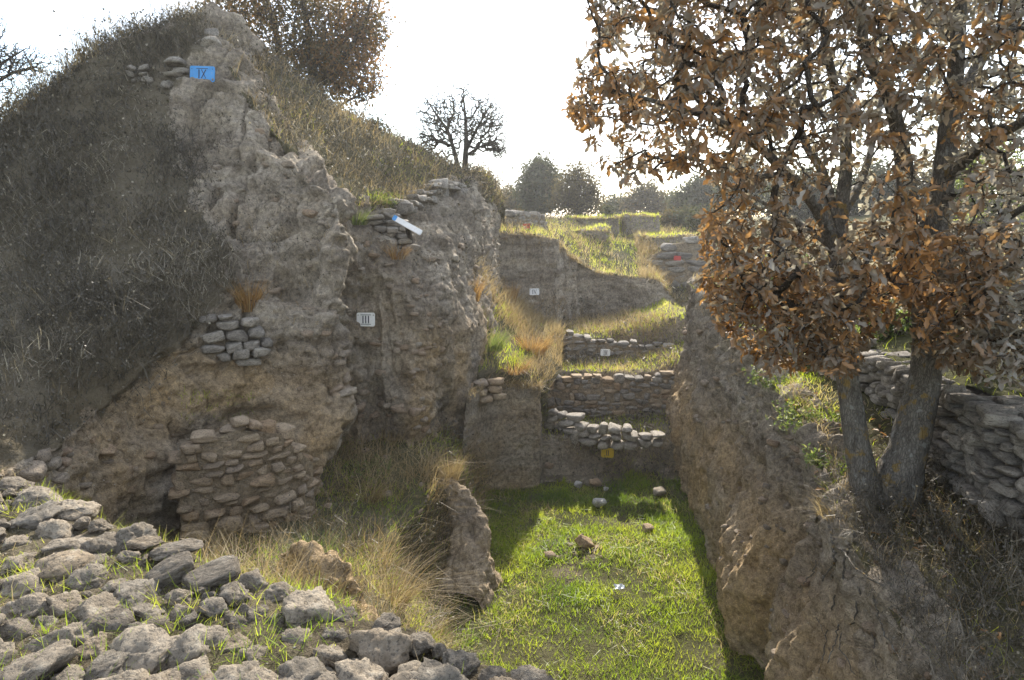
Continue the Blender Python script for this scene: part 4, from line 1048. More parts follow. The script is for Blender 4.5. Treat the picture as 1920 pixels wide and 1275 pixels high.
grass(g, rub, 60, (.06, .26), (.002, .004), .6, .9, .6, None, clump(45, 1.6, -.1, .3), (.5, 1), 2)
grass(g, bank, 200, (.15, .5), (.003, .006), .6, 1.0, .7, [(1560, 930), (1930, 920), (1960, 1300), (1780, 1300)], None, (.1, 1), 2)
grass(g, rwall, 26, (.15, .45), (.004, .007), .5, 1.2, 1.0, [(1300, 560), (1430, 650), (1600, 930), (1480, 860), (1330, 700)], None, (.2, 1), 2)
grass(g, cliff, 24, (.12, .35), (.005, .009), .5, 1.1, .8, [(640, 400), (800, 430), (790, 520), (640, 520)], None, (.2, 1), 2)
grass(g, mound, 30, (.15, .45), (.004, .008), .5, 1.0, .7, [(400, 400), (630, 430), (620, 640), (520, 640), (430, 520)], None, (.1, .9), 2)
tag(new_obj('dry_grass', g.mesh('dry_grass'), M_DRY), 'thin straw-coloured dry grass over slopes and ledges', 'grass', kind='stuff')

# dead brush: branching stems with seed heads
def brush(p, dens, h, poly, mask=None, nb=5, heads=.5, w=(.004, .009), geo=None, up=.5):
    geo = geo or Geo()
    Q, Nn = scatter(p, dens, poly, mask); n = len(Q)
    cl = np.clip(.5 + 1.3 * fbm(Q * 1.5, 3, 71), 0, 1)
    L = (h[0] + (h[1] - h[0]) * rng.random(n) ** 1.5) * (.45 + .9 * cl)
    tone = np.clip(.5 + 1.2 * fbm(Q * 1.1 + 40, 3, 72), 0, 1)
    C = geo.ribbons(Q - Nn * .03, rdirs(n, .38, Nn * up + np.array([0, 0, .7])), L, rng.uniform(w[0], w[1], n), hbend(n, .5, .5), 2, np.clip(rng.random(n) * .6 + tone * .42, 0, .97))
    k = np.repeat(np.arange(n), nb); t = rng.uniform(.25, 1, len(k))
    i = np.minimum((t * 2).astype(int), 1); f = (t * 2 - i)[:, None]
    B = C[k, i] * (1 - f) + C[k, i + 1] * f
    Lb = L[k] * rng.uniform(.2, .5, len(k))
    C2 = geo.ribbons(B, rdirs(len(k), .75, np.array([0, 0, .45])), Lb, rng.uniform(w[0], w[1], len(k)) * .75, hbend(len(k), .4, .6), 2, np.clip(rng.random(len(k)) * .6 + tone[k] * .42, 0, .97))
    m = rng.random(len(k)) < heads
    tip = C2[m, -1]
    geo.leaves(tip, rdirs(len(tip), 1), rdirs(len(tip), 1), np.clip(np.linalg.norm(tip - np.array([0, 0, CAM_Z]), axis=1) * .0022, .007, .04) * rng.uniform(.6, 1.2, len(tip)), SEED_T, QF, .3 + .65 * rng.random(len(tip)) ** 2.5)
    return geo
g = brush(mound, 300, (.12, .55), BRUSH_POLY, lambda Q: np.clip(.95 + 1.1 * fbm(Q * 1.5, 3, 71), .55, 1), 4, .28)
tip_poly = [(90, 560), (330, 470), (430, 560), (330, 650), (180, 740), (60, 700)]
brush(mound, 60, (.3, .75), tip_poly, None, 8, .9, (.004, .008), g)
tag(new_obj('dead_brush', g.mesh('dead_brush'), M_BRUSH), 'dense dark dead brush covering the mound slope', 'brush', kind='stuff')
g = brush(bank, 300, (.12, .5), [(1520, 900), (1700, 860), (2150, 900), (2150, 1450), (1640, 1450), (1560, 1080)], None, 6, .35)
brush(hill, 10, (.2, .6), None, lambda Q: (Q[:, 1] < 16) * 1.0, 6, .3, (.006, .011), g)
brush(rwall, 150, (.12, .35), [(1560, 940), (1640, 1110), (1690, 1220), (1740, 1420), (2100, 1420), (1700, 1000)], None, 5, .3, (.004, .007), g)
tag(new_obj('dead_brush', g.mesh('dead_brush'), M_BRUSH), 'tangled grey dead weeds on the right bank below the field wall', 'brush', kind='stuff')
g = brush(upper, 70, (.15, .5), None, None, 5, .7, (.005, .010))
brush(ledge, 60, (.2, .6), None, clump(63, 1.0, -.1, .3), 5, .5, (.004, .008), g)
brush(bgp, 16, (.2, .6), None, lambda Q: (Q[:, 1] < 34) * np.clip(.6 + 1.2 * fbm(Q * .7, 2, 64), .1, 1), 5, .4, (.008, .014), g)
brush(cut, 10, (.2, .5), [(930, 540), (1260, 590), (1260, 620), (930, 620)], None, 6, .4, (.006, .011), g)
brush(terr, 26, (.15, .45), [(1020, 600), (1280, 600), (1280, 930), (1020, 930)], None, 5, .3, (.005, .009), g)
tag(new_obj('dead_brush', g.mesh('dead_brush'), M_BRUSH), 'thin dry weed stems on the upper slope and ledges', 'brush', kind='stuff')
# stems against the sky on the mound's left ridge
ridge_poly = [(-60, 290), (0, 250), (100, 170), (200, 95), (300, 45), (380, 40), (380, 25), (290, 30), (200, 70), (100, 140), (0, 220), (-60, 260)]
g = brush(mound, 120, (.12, .5), ridge_poly, None, 3, .5, (.003, .006), up=.1)
grass(g, mound, 200, (.2, .9), (.003, .005), .22, .5, .3, ridge_poly, clump(69, 1.3, -.2, .3), (.4, 1), 4)
tag(new_obj('ridge_grass', g.mesh('ridge_grass'), M_DRY), 'thin dry grass standing against the sky along the mound ridge', 'grass', kind='stuff')
# sparse plants on the bare mound section
g = brush(mound, 60, (.08, .3), [(350, 220), (460, 210), (600, 330), (640, 420), (630, 560), (440, 560), (390, 400)], clump(67, 1.2, .05, .4), 4, .4)
brush(cliff, 30, (.1, .35), [(640, 390), (930, 380), (930, 560), (640, 600)], clump(68, 1.0, .05, .4), 4, .4, (.005, .009), g)
tag(new_obj('dead_brush', g.mesh('dead_brush'), M_BRUSH), 'sparse small dead plants clinging to the bare earth section', 'brush', kind='stuff')
# grass hanging over the upper rim of the cut faces
def fringe(geo, p, row, dens, h, w, col, hang=.6):
    L = p.G[row]; d = np.linalg.norm(np.diff(L, axis=0), axis=1).sum(); n = int(d * dens)
    k = rng.random(n) * (len(L) - 1.001); i = k.astype(int); f = (k - i)[:, None]
    B = L[i] * (1 - f) + L[i + 1] * f + rng.normal(size=(n, 3)) * .04
    m = rng.random(n) < np.clip(.75 + 1.0 * fbm(B * 1.3, 2, 12), .1, 1); B = B[m]; n = len(B)
    geo.ribbons(B, rdirs(n, .5), h[0] + (h[1] - h[0]) * rng.random(n) ** 1.5, rng.uniform(w[0], w[1], n), hbend(n, .7, .8) + np.array([0, -.25, -.2]) * hang, 3, col[0] + (col[1] - col[0]) * rng.random(n))
g = Geo()
for nm in ('terrace_block', 'terrace_step', 'terrace_bank', 'terrace_ledge'):
    fringe(g, PATCHES[nm], int(PATCHES[nm].G.shape[0] * .48), 60, (.1, .4), (.012, .02), (.2, .9))
fringe(g, cut, 1, 130, (.12, .5), (.008, .014), (.3, 1)); fringe(g, cliff, int(cliff.G.shape[0] * .25), 60, (.12, .4), (.006, .01), (.1, .9))
fringe(g, baulk, 1, 160, (.1, .4), (.005, .009), (.2, 1)); fringe(g, rwall, 9, 90, (.1, .35), (.004, .008), (.2, 1))
tag(new_obj('rim_grass', g.mesh('rim_grass'), M_DRY), 'dry grass hanging over the rims of the cut earth faces', 'grass', kind='stuff')

# individual grass tufts
def tuft(label, px, py, p, h, n, mat, spread=.35, bend=.8, drop=.5, rad=.12, w=(.004, .008), g0=None, name='grass_tuft', dirx=0.0):
    b = surf(p, px, py)[0] if g0 is None else g0
    geo = Geo(); B = np.zeros((n, 3)); a = rng.uniform(0, 6.28, n); r = rad * np.sqrt(rng.random(n))
    B[:, 0] = r * np.cos(a); B[:, 1] = r * np.sin(a); B[:, 2] = -.06
    D = unit(np.stack([np.cos(a) * spread * rng.random(n) + dirx, np.sin(a) * spread * rng.random(n), np.ones(n)], -1))
    m = rng.uniform(.2, 1, n) * bend
    bend_v = np.stack([np.cos(a) * m + dirx, np.sin(a) * m, -m * drop], -1)
    geo.ribbons(B, D, h * rng.uniform(.45, 1, n), rng.uniform(w[0], w[1], n), bend_v, 5, rng.random(n), org=b, wmin=.5)
    return tag(new_obj(name, geo.mesh(name), mat, None, tuple(b)), label, 'grass tuft')
tuft('orange dry grass tuft on top of the mound section stones', 470, 575, mound, .62, 420, M_ORANGE, .25, .5, .5, .13)
tuft('big arching straw grass tuft just behind the foreground boulders', 735, 1130, ledge, .85, 380, M_DRY, .5, 1.1, .6, .16, (.003, .006), dirx=.15)
tuft('tall straw grass clump on the ledge top beside the earth fin', 850, 885, fin1, .65, 200, M_DRY, .3, .5, .4, .15)
tuft('yellow-green grass clump on top of the earth knob beside the rubble', 590, 1040, ledge, .45, 260, M_WEED, .5, .8, .5, .2, (.003, .007))
tuft('orange grass clump at the foot of the striped cliff', 880, 560, mids, .75, 320, M_ORANGE, .3, .5, .5, .22)
tuft('broad orange grass clump left of the rounded trench terrace', 1000, 660, mids, .8, 420, M_ORANGE, .4, .8, .5, .3)
tuft('yellow-green grass clump in the middle of the orange slope', 915, 650, mids, .7, 420, M_WEED, .4, .7, .4, .35, (.005, .010))
tuft('orange grass clump hanging over the earth baulk', 965, 695, mids, .6, 320, M_ORANGE, .5, 1.0, .9, .25)
tuft('slender orange grass tuft below the white IV sign', 958, 570, mids, .9, 160, M_ORANGE, .15, .3, .5, .14, (.006, .010))
tuft('orange grass tuft on the cliff top left of the red plate', 950, 418, bgp, .6, 300, M_ORANGE, .4, .6, .4, .5, (.008, .014))
tuft('orange grass tuft at the bottom of the distant block wall', 1235, 535, bgp, .7, 260, M_ORANGE, .4, .6, .4, .5, (.010, .016))
tuft('lower of two dry grass tufts drooping from the far right trench wall', 1290, 800, rwall, .7, 160, M_DRY, .5, 1.1, .9, .15, dirx=-.3)
tuft('upper of two dry grass tufts drooping from the far right trench wall', 1290, 750, rwall, .6, 120, M_DRY, .5, 1.1, .7, .12, dirx=-.3)
tuft('orange grass tuft below the wall remnant on the cliff', 742, 480, cliff, .5, 180, M_ORANGE, .4, .8, .8, .15)
tuft('small yellow-green grass tuft left of the long white panel', 665, 415, cliff, .45, 240, M_WEED, .5, .7, .5, .22, (.005, .010))
tuft('dry grass tuft on the ledge right of the tan stone wall', 690, 930, ledge, .55, 260, M_DRY, .6, 1.0, .6, .2)
tuft('dry grass tuft at the edge of the right bank beside the oak', 1575, 960, bank, .35, 260, M_DRY, .6, 1.0, .7, .2, (.003, .006))
tuft('loose tall straw stems on the ledge left of the earth fin', 700, 1060, ledge, .8, 120, M_DRY, .4, .6, .4, .25, (.003, .006))

# leafy weeds
LEAF_T = np.array([[0, 0, 0], [.35, -.22, .04], [1, 0, -.05], [.35, .22, .04]], float)
def weed(label, px, py, p, rad, hgt, n, mat=None, name='weed', size=(.025, .06)):
    b = surf(p, px, py)[0]; geo = Geo()
    ns = max(6, n // 14); a = rng.uniform(0, 6.28, ns); r = rad * np.sqrt(rng.random(ns))
    B = np.stack([r * np.cos(a), r * np.sin(a), np.full(ns, -.05)], -1)
    C = geo.ribbons(B, rdirs(ns, .35), hgt * rng.uniform(.5, 1, ns), .006, hbend(ns, .4, .3), 3, .3)
    k = rng.integers(0, ns, n); i = rng.integers(1, 4, n)
    pos = C[k, i] + rng.normal(size=(n, 3)) * .012
    geo.leaves(pos, rdirs(n, .9, np.array([0, 0, .3])), rdirs(n, .8), rng.uniform(*size, n), LEAF_T, QF, rng.random(n))
    return tag(new_obj(name, geo.mesh(name), mat or M_WEED, None, tuple(b)), label, 'weed')
weed('green leafy weed at the trench edge left of the oak trunk', 1500, 800, bank, .35, .35, 900)
weed('yellow-green weed on the upper edge of the right bank', 1440, 730, bank, .3, .28, 600)
weed('green weed at the foot of the left oak trunk', 1555, 870, bank, .25, .25, 500)
weed('pale green weed just behind the stone wall remnant', 720, 382, upper, .22, .2, 600)
weed('small yellow-green weed beside the orange tuft on the mound', 440, 565, mound, .16, .28, 300)
weed('green weed on the ledge under the white III section', 690, 890, ledge, .4, .35, 600)

# ------------------------------------------------------------------ trees
def smooth_poly(pts, step):
    pts = np.asarray(pts, float); n = len(pts)
    L = np.linalg.norm(np.diff(pts, axis=0), axis=1).sum()
    return cr_weights(n, max(3, int(L / step) + 2)) @ pts
def tube(V, F, pts, rad, sides, seed=0, gnarl=0.0):
    pts = np.asarray(pts); n = len(pts); base = sum(len(v) for v in V)
    T = unit(np.gradient(pts, axis=0)); ref = np.array([.31, .52, .17])
    a = unit(np.cross(T, ref)); b = np.cross(T, a)
    ang = np.arange(sides) * 2 * math.pi / sides
    ring = pts[:, None] + (a[:, None] * np.cos(ang)[None, :, None] + b[:, None] * np.sin(ang)[None, :, None]) * np.asarray(rad)[:, None, None]
    if gnarl:
        d = unit(ring - pts[:, None]); ring = ring + d * (gnarl * np.asarray(rad)[:, None] * (fbm(ring * 9, 3, seed) + .7 * fbm(ring * 3.5, 2, seed + 1)))[..., None]
    V.append(ring.reshape(-1, 3))
    i = np.arange(n - 1)[:, None] * sides + np.arange(sides)[None]; j = np.arange(n - 1)[:, None] * sides + (np.arange(sides)[None] + 1) % sides
    F.append(np.stack([i, j, j + sides, i + sides], -1).reshape(-1, 4) + base)
def grow(limbs, targets, rtip, step=.25, pen=.12, sides_limb=9, curl=.25, wander=.03, power=.5, gnarl=.12, twig_sides=4):
    """limbs: list of (pts, r0, r1). Every target is joined to the nearest part of the growing skeleton."""
    pos = []; par = []; rfx = []; dep = []
    LV, LF = [], []
    for li, (pts, r0, r1) in enumerate(limbs):
        q = smooth_poly(pts, step * .6); rr = np.linspace(0, 1, len(q)); rad = r0 + (r1 - r0) * rr ** .8
        if li < 2: rad = rad * (1 + .4 * np.exp(-rr * 20))
        tube(LV, LF, q, rad, sides_limb, li, gnarl)
        if pos:
            A = np.array(pos); k = int(np.argmin(((A - q[0]) ** 2).sum(1)))
        else: k = -1
        for a in range(len(q)):
            pos.append(q[a]); par.append(k); rfx.append(rad[a]); dep.append((dep[k] if k >= 0 else 0) + (step * .6 if a else 0)); k = len(pos) - 1
    nl = len(pos)
    A = np.zeros((nl + len(targets) * 14 + 10, 3)); A[:nl] = pos; n = nl
    Dp = np.zeros(len(A)); Dp[:nl] = dep; par = par + [0] * (len(A) - nl)
    d0 = np.array([((A[:nl] - t) ** 2).sum(1).min() for t in targets]) if len(targets) else []
    tips = []; tdir = []
    for ti in np.argsort(d0):
        t = targets[ti]
        d = np.linalg.norm(A[:n] - t, axis=1); k = int(np.argmin(d + pen * Dp[:n])); dd = d[k]
        if dd < 1e-3: continue
        pk = par[k]; pd = A[k] - A[pk] if pk >= 0 else np.array([0, 0, 1.0])
        pd = pd / (np.linalg.norm(pd) + 1e-9)
        m = min(12, max(2, int(dd / step) + 1))
        ctrl = A[k] + pd * dd * curl + (t - A[k]) * .35 + rng.normal(size=3) * dd * .08
        prev = k
        for s in range(1, m + 1):
            f = s / m; q = (1 - f) ** 2 * A[k] + 2 * f * (1 - f) * ctrl + f * f * t
            if s < m: q = q + rng.normal(size=3) * wander
            A[n] = q; par[n] = prev; Dp[n] = Dp[prev] + dd / m; prev = n; n += 1
        tips.append(prev); tdir.append(unit(A[prev] - A[par[prev]]))
    A = A[:n]; par = np.array(par[:n]); cnt = np.zeros(n); cnt[tips] = 1
    for i in range(n - 1, 0, -1):
        if par[i] >= 0: cnt[par[i]] += cnt[i]
    r = rtip * np.maximum(cnt, .5) ** power
    i = np.arange(nl, n); p = par[i]
    P0, P1 = A[p], A[i]; T = unit(P1 - P0); ref = np.array([.31, .52, .17]); a = unit(np.cross(T, ref)); b = np.cross(T, a)
    r1 = r[i]; r0 = np.where(p < nl, r1 * 1.5, np.minimum(r[p], r1 * 1.35))
    ang = np.arange(twig_sides) * 2 * math.pi / twig_sides
    ca, sa = np.cos(ang)[None, :, None], np.sin(ang)[None, :, None]
    off = a[:, None] * ca + b[:, None] * sa
    ring = np.stack([P0[:, None] + off * r0[:, None, None], P1[:, None] + off * r1[:, None, None]], 1).reshape(-1, 3)
    s = twig_sides; q = np.arange(len(i))[:, None] * 2 * s; j = np.arange(s)[None]; j2 = (j + 1) % s
    TF = np.stack([q + j, q + j2, q + s + j2, q + s + j], -1).reshape(-1, 4)
    return (np.concatenate(LV), np.concatenate(LF)), (ring, TF), A[tips], np.array(tdir)

def oak_leaf():
    """lobed outline folded along the midrib"""
    xs = [0, .3, .5, .76, 1.0]; ws = [.02, .19, .11, .21, .03]
    V = []; F = []
    for x, w in zip(xs, ws):
        z = -.34 * x * x
        V += [(x, -w, z + w * .6), (x, 0, z), (x, w, z + w * .6)]
    for k in range(len(xs) - 1):
        a = 3 * k; F += [(a, a + 1, a + 4, a + 3), (a + 1, a + 2, a + 5, a + 4)]
    return np.array(V), np.array(F)
OAK_T, OAK_F = oak_leaf()
DIAM = np.array([[0, 0, 0], [.45, -.3, .08], [1, 0, -.08], [.5, .3, .08]], float)

def leaf_cluster(tips, tdir, per, rad, droop=.4):
    n = len(tips) * per; k = np.repeat(np.arange(len(tips)), per)
    pos = tips[k] + rng.normal(size=(n, 3)) * rad - tdir[k] * (rng.random(n) * rad * 1.5)[:, None]
    ax = unit(tdir[k] * .5 + rng.normal(size=(n, 3)) * .75 + np.array([0, 0, -droop]))
    nr = unit(rng.normal(size=(n, 3)) * .7 + np.array([0, 0, .6]))
    return pos, ax, nr

def rosettes(tips, tdir, per):
    n = len(tips) * per; k = np.repeat(np.arange(len(tips)), per)
    rad = rng.normal(size=(n, 3)); rad = unit(rad - tdir[k] * (rad * tdir[k]).sum(1, keepdims=True) * .8)
    ax = unit(rad + tdir[k] * rng.uniform(-.2, .9, (n, 1)) + np.array([0, 0, -.45]))
    pos = tips[k] - tdir[k] * (rng.random(n) ** 2 * .16)[:, None] + rng.normal(size=(n, 3)) * .018
    nr = unit(tdir[k] * .6 + rng.normal(size=(n, 3)) * .5 + np.array([0, 0, .4]))
    return pos, ax, nr
# --- the big oak on the right bank
def PP(*a): return [P(*q) for q in a]
ob = surf(bank, 1640, 930)[0]
oak_base = np.array([ob[0], ob[1], ob[2]])
yb = oak_base[1]
lift = P(1640, 930, yb)
limbs = [
    (PP((1628, 938, yb), (1612, 860, yb), (1596, 760, yb + .05), (1585, 670, yb + .1), (1576, 570, yb + .15), (1568, 480, yb + .2), (1577, 400, yb + .3), (1587, 300, yb + .4), (1580, 220, yb + .4), (1560, 140, yb + .3), (1540, 30, yb + .2), (1530, -120, yb)), .165, .03),
    (PP((1672, 938, yb - .02), (1700, 850, yb), (1722, 760, yb + .05), (1738, 680, yb + .1), (1736, 570, yb + .2), (1722, 450, yb + .3), (1704, 380, yb + .3), (1688, 265, yb + .2), (1662, 170, yb), (1620, 85, yb - .2), (1612, -60, yb - .4)), .25, .04),
    (PP((1738, 600, yb + .15), (1750, 470, yb + .1), (1768, 340, yb), (1780, 240, yb), (1790, 150, yb), (1800, 20, yb - .1), (1810, -150, yb - .3)), .19, .06),
    (PP((1780, 240, yb), (1830, 130, yb + .4), (1890, 40, yb + .9), (1960, -60, yb + 1.2)), .11, .03),
    (PP((1768, 340, yb), (1840, 275, yb - .5), (1925, 225, yb - 1.0), (2020, 180, yb - 1.3)), .09, .025),
    (PP((1765, 480, yb), (1840, 440, yb - .7), (1920, 390, yb - 1.3), (2000, 360, yb - 1.6)), .07, .02),
    (PP((1568, 470, yb + .2), (1530, 390, yb + .1), (1470, 320, yb - .2), (1410, 265, yb - .5), (1340, 225, yb - .8), (1260, 200, yb - 1.0), (1160, 170, yb - 1.1)), .095, .015),
    (PP((1570, 450, yb + .2), (1545, 330, yb + .6), (1510, 270, yb + .9), (1480, 190, yb + 1.2), (1440, 90, yb + 1.4), (1400, -40, yb + 1.5)), .085, .02),
    (PP((1580, 400, yb + .3), (1615, 340, yb + .8), (1640, 250, yb + 1.2), (1660, 140, yb + 1.5), (1680, 0, yb + 1.6)), .075, .02),
    (PP((1560, 460, yb + .2), (1500, 420, yb + .7), (1440, 385, yb + 1.1), (1370, 350, yb + 1.4), (1300, 320, yb + 1.7)), .055, .012),
    (PP((1475, 325, yb - .2), (1400, 330, yb - .5), (1310, 300, yb - .7), (1230, 295, yb - .9), (1165, 345, yb - 1.0)), .04, .008),
    (PP((1480, 200, yb + 1.2), (1380, 120, yb + .8), (1280, 60, yb + .4), (1170, 30, yb + .1)), .04, .01),
    (PP((1585, 660, yb + .1), (1540, 600, yb - .5), (1470, 560, yb - 1.0), (1400, 540, yb - 1.2)), .035, .01),
    (PP((1738, 650, yb + .1), (1780, 600, yb - .7), (1830, 580, yb - 1.3), (1890, 590, yb - 1.6)), .04, .01),
    (PP((1730, 540, yb + .2), (1680, 520, yb - .7), (1640, 540, yb - 1.2), (1600, 580, yb - 1.4)), .035, .01),
]
crown_poly = [(1075, -60), (1125, 60), (1085, 130), (1065, 210), (1105, 260), (1150, 310), (1165, 360), (1215, 320), (1290, 330), (1350, 350), (1320, 430), (1310, 500), (1325, 580), (1400, 625), (1440, 680), (1560, 700), (1610, 660), (1640, 610), (1740, 600), (1770, 650), (1830, 700), (2100, 720), (2150, -350), (1300, -350)]
def oak_targets(n):
    out = []
    while len(out) < n:
        px, py = random.uniform(1060, 2100), random.uniform(-320, 720)
        if not inpoly(np.array(px), np.array(py), crown_poly): continue
        # openings where sky or bank shows through
        hole = 0
        for (hx, hy, hr, hk) in ((1740, 260, 40, .7), (1555, 400, 62, .88), (1500, 330, 40, .5), (1850, 120, 40, .6), (1580, 300, 50, .4), (1640, 330, 45, .45), (1520, 240, 40, .35), (1690, 610, 60, .8), (1480, 540, 35, .6), (1650, 450, 60, .35), (1200, 100, 40, .6), (1760, 330, 50, .6), (1350, 60, 40, .4), (1180, 270, 30, .5)):
            if (px - hx) ** 2 + (py - hy) ** 2 < hr * hr: hole = max(hole, hk)
        if random.random() < hole: continue
        if py > 400 and 1430 > px and random.random() < .1: continue
        d = random.gauss(0, 1)
        half = 2.0 - 1.1 * abs((px - 1620) / 560) ** 2
        lowq = 1 if py < 380 else max(.4, 1 - (py - 380) / 500)
        Yq = yb + (-.1 if py < 420 else -.55) + max(-1.7, min(1.9, d * max(.5, half) * .75)) * lowq
        Yq = max(4.6, Yq)
        out.append(P(px, py, Yq))
    return np.array(out)
def low_front(n, poly, y0, y1):
    out = []
    while len(out) < n:
        px, py = random.uniform(1300, 2080), random.uniform(380, 730)
        if inpoly(np.array(px), np.array(py), poly): out.append(P(px, py, random.uniform(y0, y1)))
    return np.array(out)
limbs = [(a, b * (.84 if k < 2 else .72), c * .72) for k, (a, b, c) in enumerate(limbs)]
top_t = [q for q in oak_targets(2600) if proj(q)[1] < 270][:620]
tg = np.concatenate([oak_targets(2900), np.array(top_t),
    low_front(420, [(1640, 500), (1760, 430), (2050, 400), (2060, 740), (1840, 715), (1770, 690), (1650, 590), (1590, 700), (1540, 700), (1540, 560)], yb - 1.7, yb - .45),
    low_front(460, [(1440, 420), (1800, 420), (1800, 585), (1500, 590)], yb + .4, yb + 2.2),  # extra rear foliage, added to throw shade on the bank
    low_front(300, [(1320, 400), (1440, 440), (1560, 520), (1590, 700), (1440, 690), (1330, 590)], yb - 1.3, yb + .3)])
(lv, lf), (tv, tf), tips, tdir = grow(limbs, tg, .0026, .16, .10, 12, .3, .02)
oak = thing('oak_tree', 'large forked oak with brown and grey dry autumn leaves on the right bank', 'tree', tuple(oak_base))
new_obj('trunk', mk_mesh('trunk', lv - oak_base, lf), M_BARK, oak)
new_obj('twigs', mk_mesh('twigs', tv - oak_base, tf), M_BARKD, oak)
pos, ax, nr = rosettes(tips, tdir, 11)
sz = .050 + .060 * rng.random(len(pos)) ** 1.3
# leaf colour with light painted in: backlit rust lower left, sky-lit grey elsewhere
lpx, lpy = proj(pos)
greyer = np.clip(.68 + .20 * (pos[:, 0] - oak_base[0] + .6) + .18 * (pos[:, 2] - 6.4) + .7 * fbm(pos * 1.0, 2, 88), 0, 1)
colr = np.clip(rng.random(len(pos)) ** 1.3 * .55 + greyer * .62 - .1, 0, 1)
vis = (lpx > 1060) & (lpx < 1920) & (lpy > 0) & (lpy < 700)
dist = np.where(vis, np.linalg.norm(pos - np.array([0, 0, CAM_Z]), axis=1) - sz * 6, 1e9)
order = np.argsort(dist); near, rest = order[:300], order[300:]
front_side = rest[pos[rest, 1] < yb + .35]; rear_side = rest[pos[rest, 1] >= yb + .35]
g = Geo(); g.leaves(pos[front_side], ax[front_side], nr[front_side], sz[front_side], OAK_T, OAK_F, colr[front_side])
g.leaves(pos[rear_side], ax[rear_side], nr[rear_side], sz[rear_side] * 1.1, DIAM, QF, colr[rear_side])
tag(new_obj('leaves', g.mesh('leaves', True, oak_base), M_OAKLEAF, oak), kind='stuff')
leaf_me = []
for k in range(8):
    me = mk_mesh('leaf', OAK_T, OAK_F, True, np.tile([[k / 7] * 3], (len(OAK_T), 1))); me.materials.append(M_OAKLEAF); leaf_me.append(me)
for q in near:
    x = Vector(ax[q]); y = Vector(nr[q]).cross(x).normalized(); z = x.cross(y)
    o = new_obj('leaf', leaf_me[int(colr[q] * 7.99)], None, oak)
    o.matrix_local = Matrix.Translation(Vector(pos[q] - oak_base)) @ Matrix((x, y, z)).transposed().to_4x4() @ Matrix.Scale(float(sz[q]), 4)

# fallen leaves under the oak
Q, Nn = scatter(bank, 70, None, lambda Q: np.clip(1.3 - np.linalg.norm(Q[:, :2] - oak_base[:2], axis=1) / 3.2, .05, 1))
g = Geo(); n = len(Q)
g.leaves(Q + Nn * .03, unit(rng.normal(size=(n, 3)) * np.array([1, 1, .25])), unit(Nn + rng.normal(size=(n, 3)) * .4), rng.uniform(.05, .1, n), OAK_T, OAK_F, rng.random(n) * .8)
tag(new_obj('fallen_leaves', g.mesh('fallen_leaves', True), M_OAKLEAF), 'dry brown oak leaves fallen on the bank under the oak', 'leaves', kind='stuff')
# bare roots hanging from the eroded bank below the oak
rt = surf(rwall, 1590, 1010)[0]
root_t = thing('bare_roots', 'tangle of bare grey roots hanging down the earth face below the oak', 'roots', tuple(rt))
for (pl, r0) in (([(1560, 985), (1570, 1050), (1560, 1110), (1575, 1180), (1560, 1245)], .014), ([(1600, 1000), (1590, 1070), (1605, 1140), (1590, 1200), (1600, 1262)], .012), ([(1540, 960), (1520, 1010), (1535, 1060), (1500, 1100)], .011),
                 ([(1620, 1040), (1640, 1100), (1660, 1170), (1700, 1240)], .012), ([(1580, 1020), (1620, 1080), (1690, 1130), (1740, 1150)], .010), ([(1575, 1120), (1555, 1190), (1545, 1260)], .009), ([(1565, 1060), (1530, 1130), (1560, 1200)], .008), ([(1600, 1100), (1640, 1180), (1650, 1260)], .009)):
    pts = []
    for (a, b) in pl:
        q, nq = surf(rwall, a, b); pts.append(q + nq * (.02 + .03 * random.random()))
    q = smooth_poly(pts, .05); q = q + rng.normal(size=q.shape) * .008
    V, F = [], []; tube(V, F, q, np.linspace(r0, r0 * .35, len(q)), 6, 3, .2)
    new_obj('root', mk_mesh('root', np.concatenate(V) - rt, np.concatenate(F)), M_BARK, root_t)
# --- trees behind
def tree(label, base_px, base_py, Y, limb_px, crown, ntip, leafper, lsize, leafmat, rtip, r0, bark=M_BARKD, name='tree', cat='tree', lrad=.12, step=.3, colrng=(0, 1), base_z=None, spread_y=1.0, group=None):
    """limb_px: list of pixel polylines (r0, r1); crown: ellipses (px, py, rx, ry, weight) in photograph pixels at depth Y"""
    b = P(base_px, base_py, Y)
    limbs = [(np.array([P(px, py, Y + dy) for (px, py, dy) in pl]), ra, rb) for (pl, ra, rb) in limb_px]
    s = Y / FPX; T = []
    wsum = sum(c[4] for c in crown)
    for (cx, cyy, rx, ry, wt) in crown:
        c = P(cx, cyy, Y); k = int(ntip * wt / wsum)
        d = unit(rng.normal(size=(k, 3))) * (rng.random((k, 1)) ** .45)
        T.append(c + d * np.array([rx * s, (rx + ry) / 2 * s * spread_y, ry * s]))
    (lv, lf), (tv, tf), tips, tdir = grow(limbs, np.concatenate(T), rtip, step, .2, 7, .25, step * .10, .42)
    t = thing(name, label, cat, tuple(b), group)
    new_obj('trunk', mk_mesh('trunk', np.concatenate([lv, tv]) - b, np.concatenate([lf, tf + len(lv)])), bark, t)
    if leafper:
        pos, ax, nr = leaf_cluster(tips, tdir, leafper, lrad, .2)
        g = Geo(); cc = np.clip(colrng[0] + (colrng[1] - colrng[0]) * (rng.random(len(pos)) * .7 + .3 * (fbm(pos * .7, 2, 19) + .5)), 0, 1)
        g.leaves(pos, ax, nr, rng.uniform(lsize * .6, lsize * 1.2, len(pos)), DIAM, QF, cc)
        tag(new_obj('crown', g.mesh('crown', False, b), leafmat, t), kind='stuff')
    return t
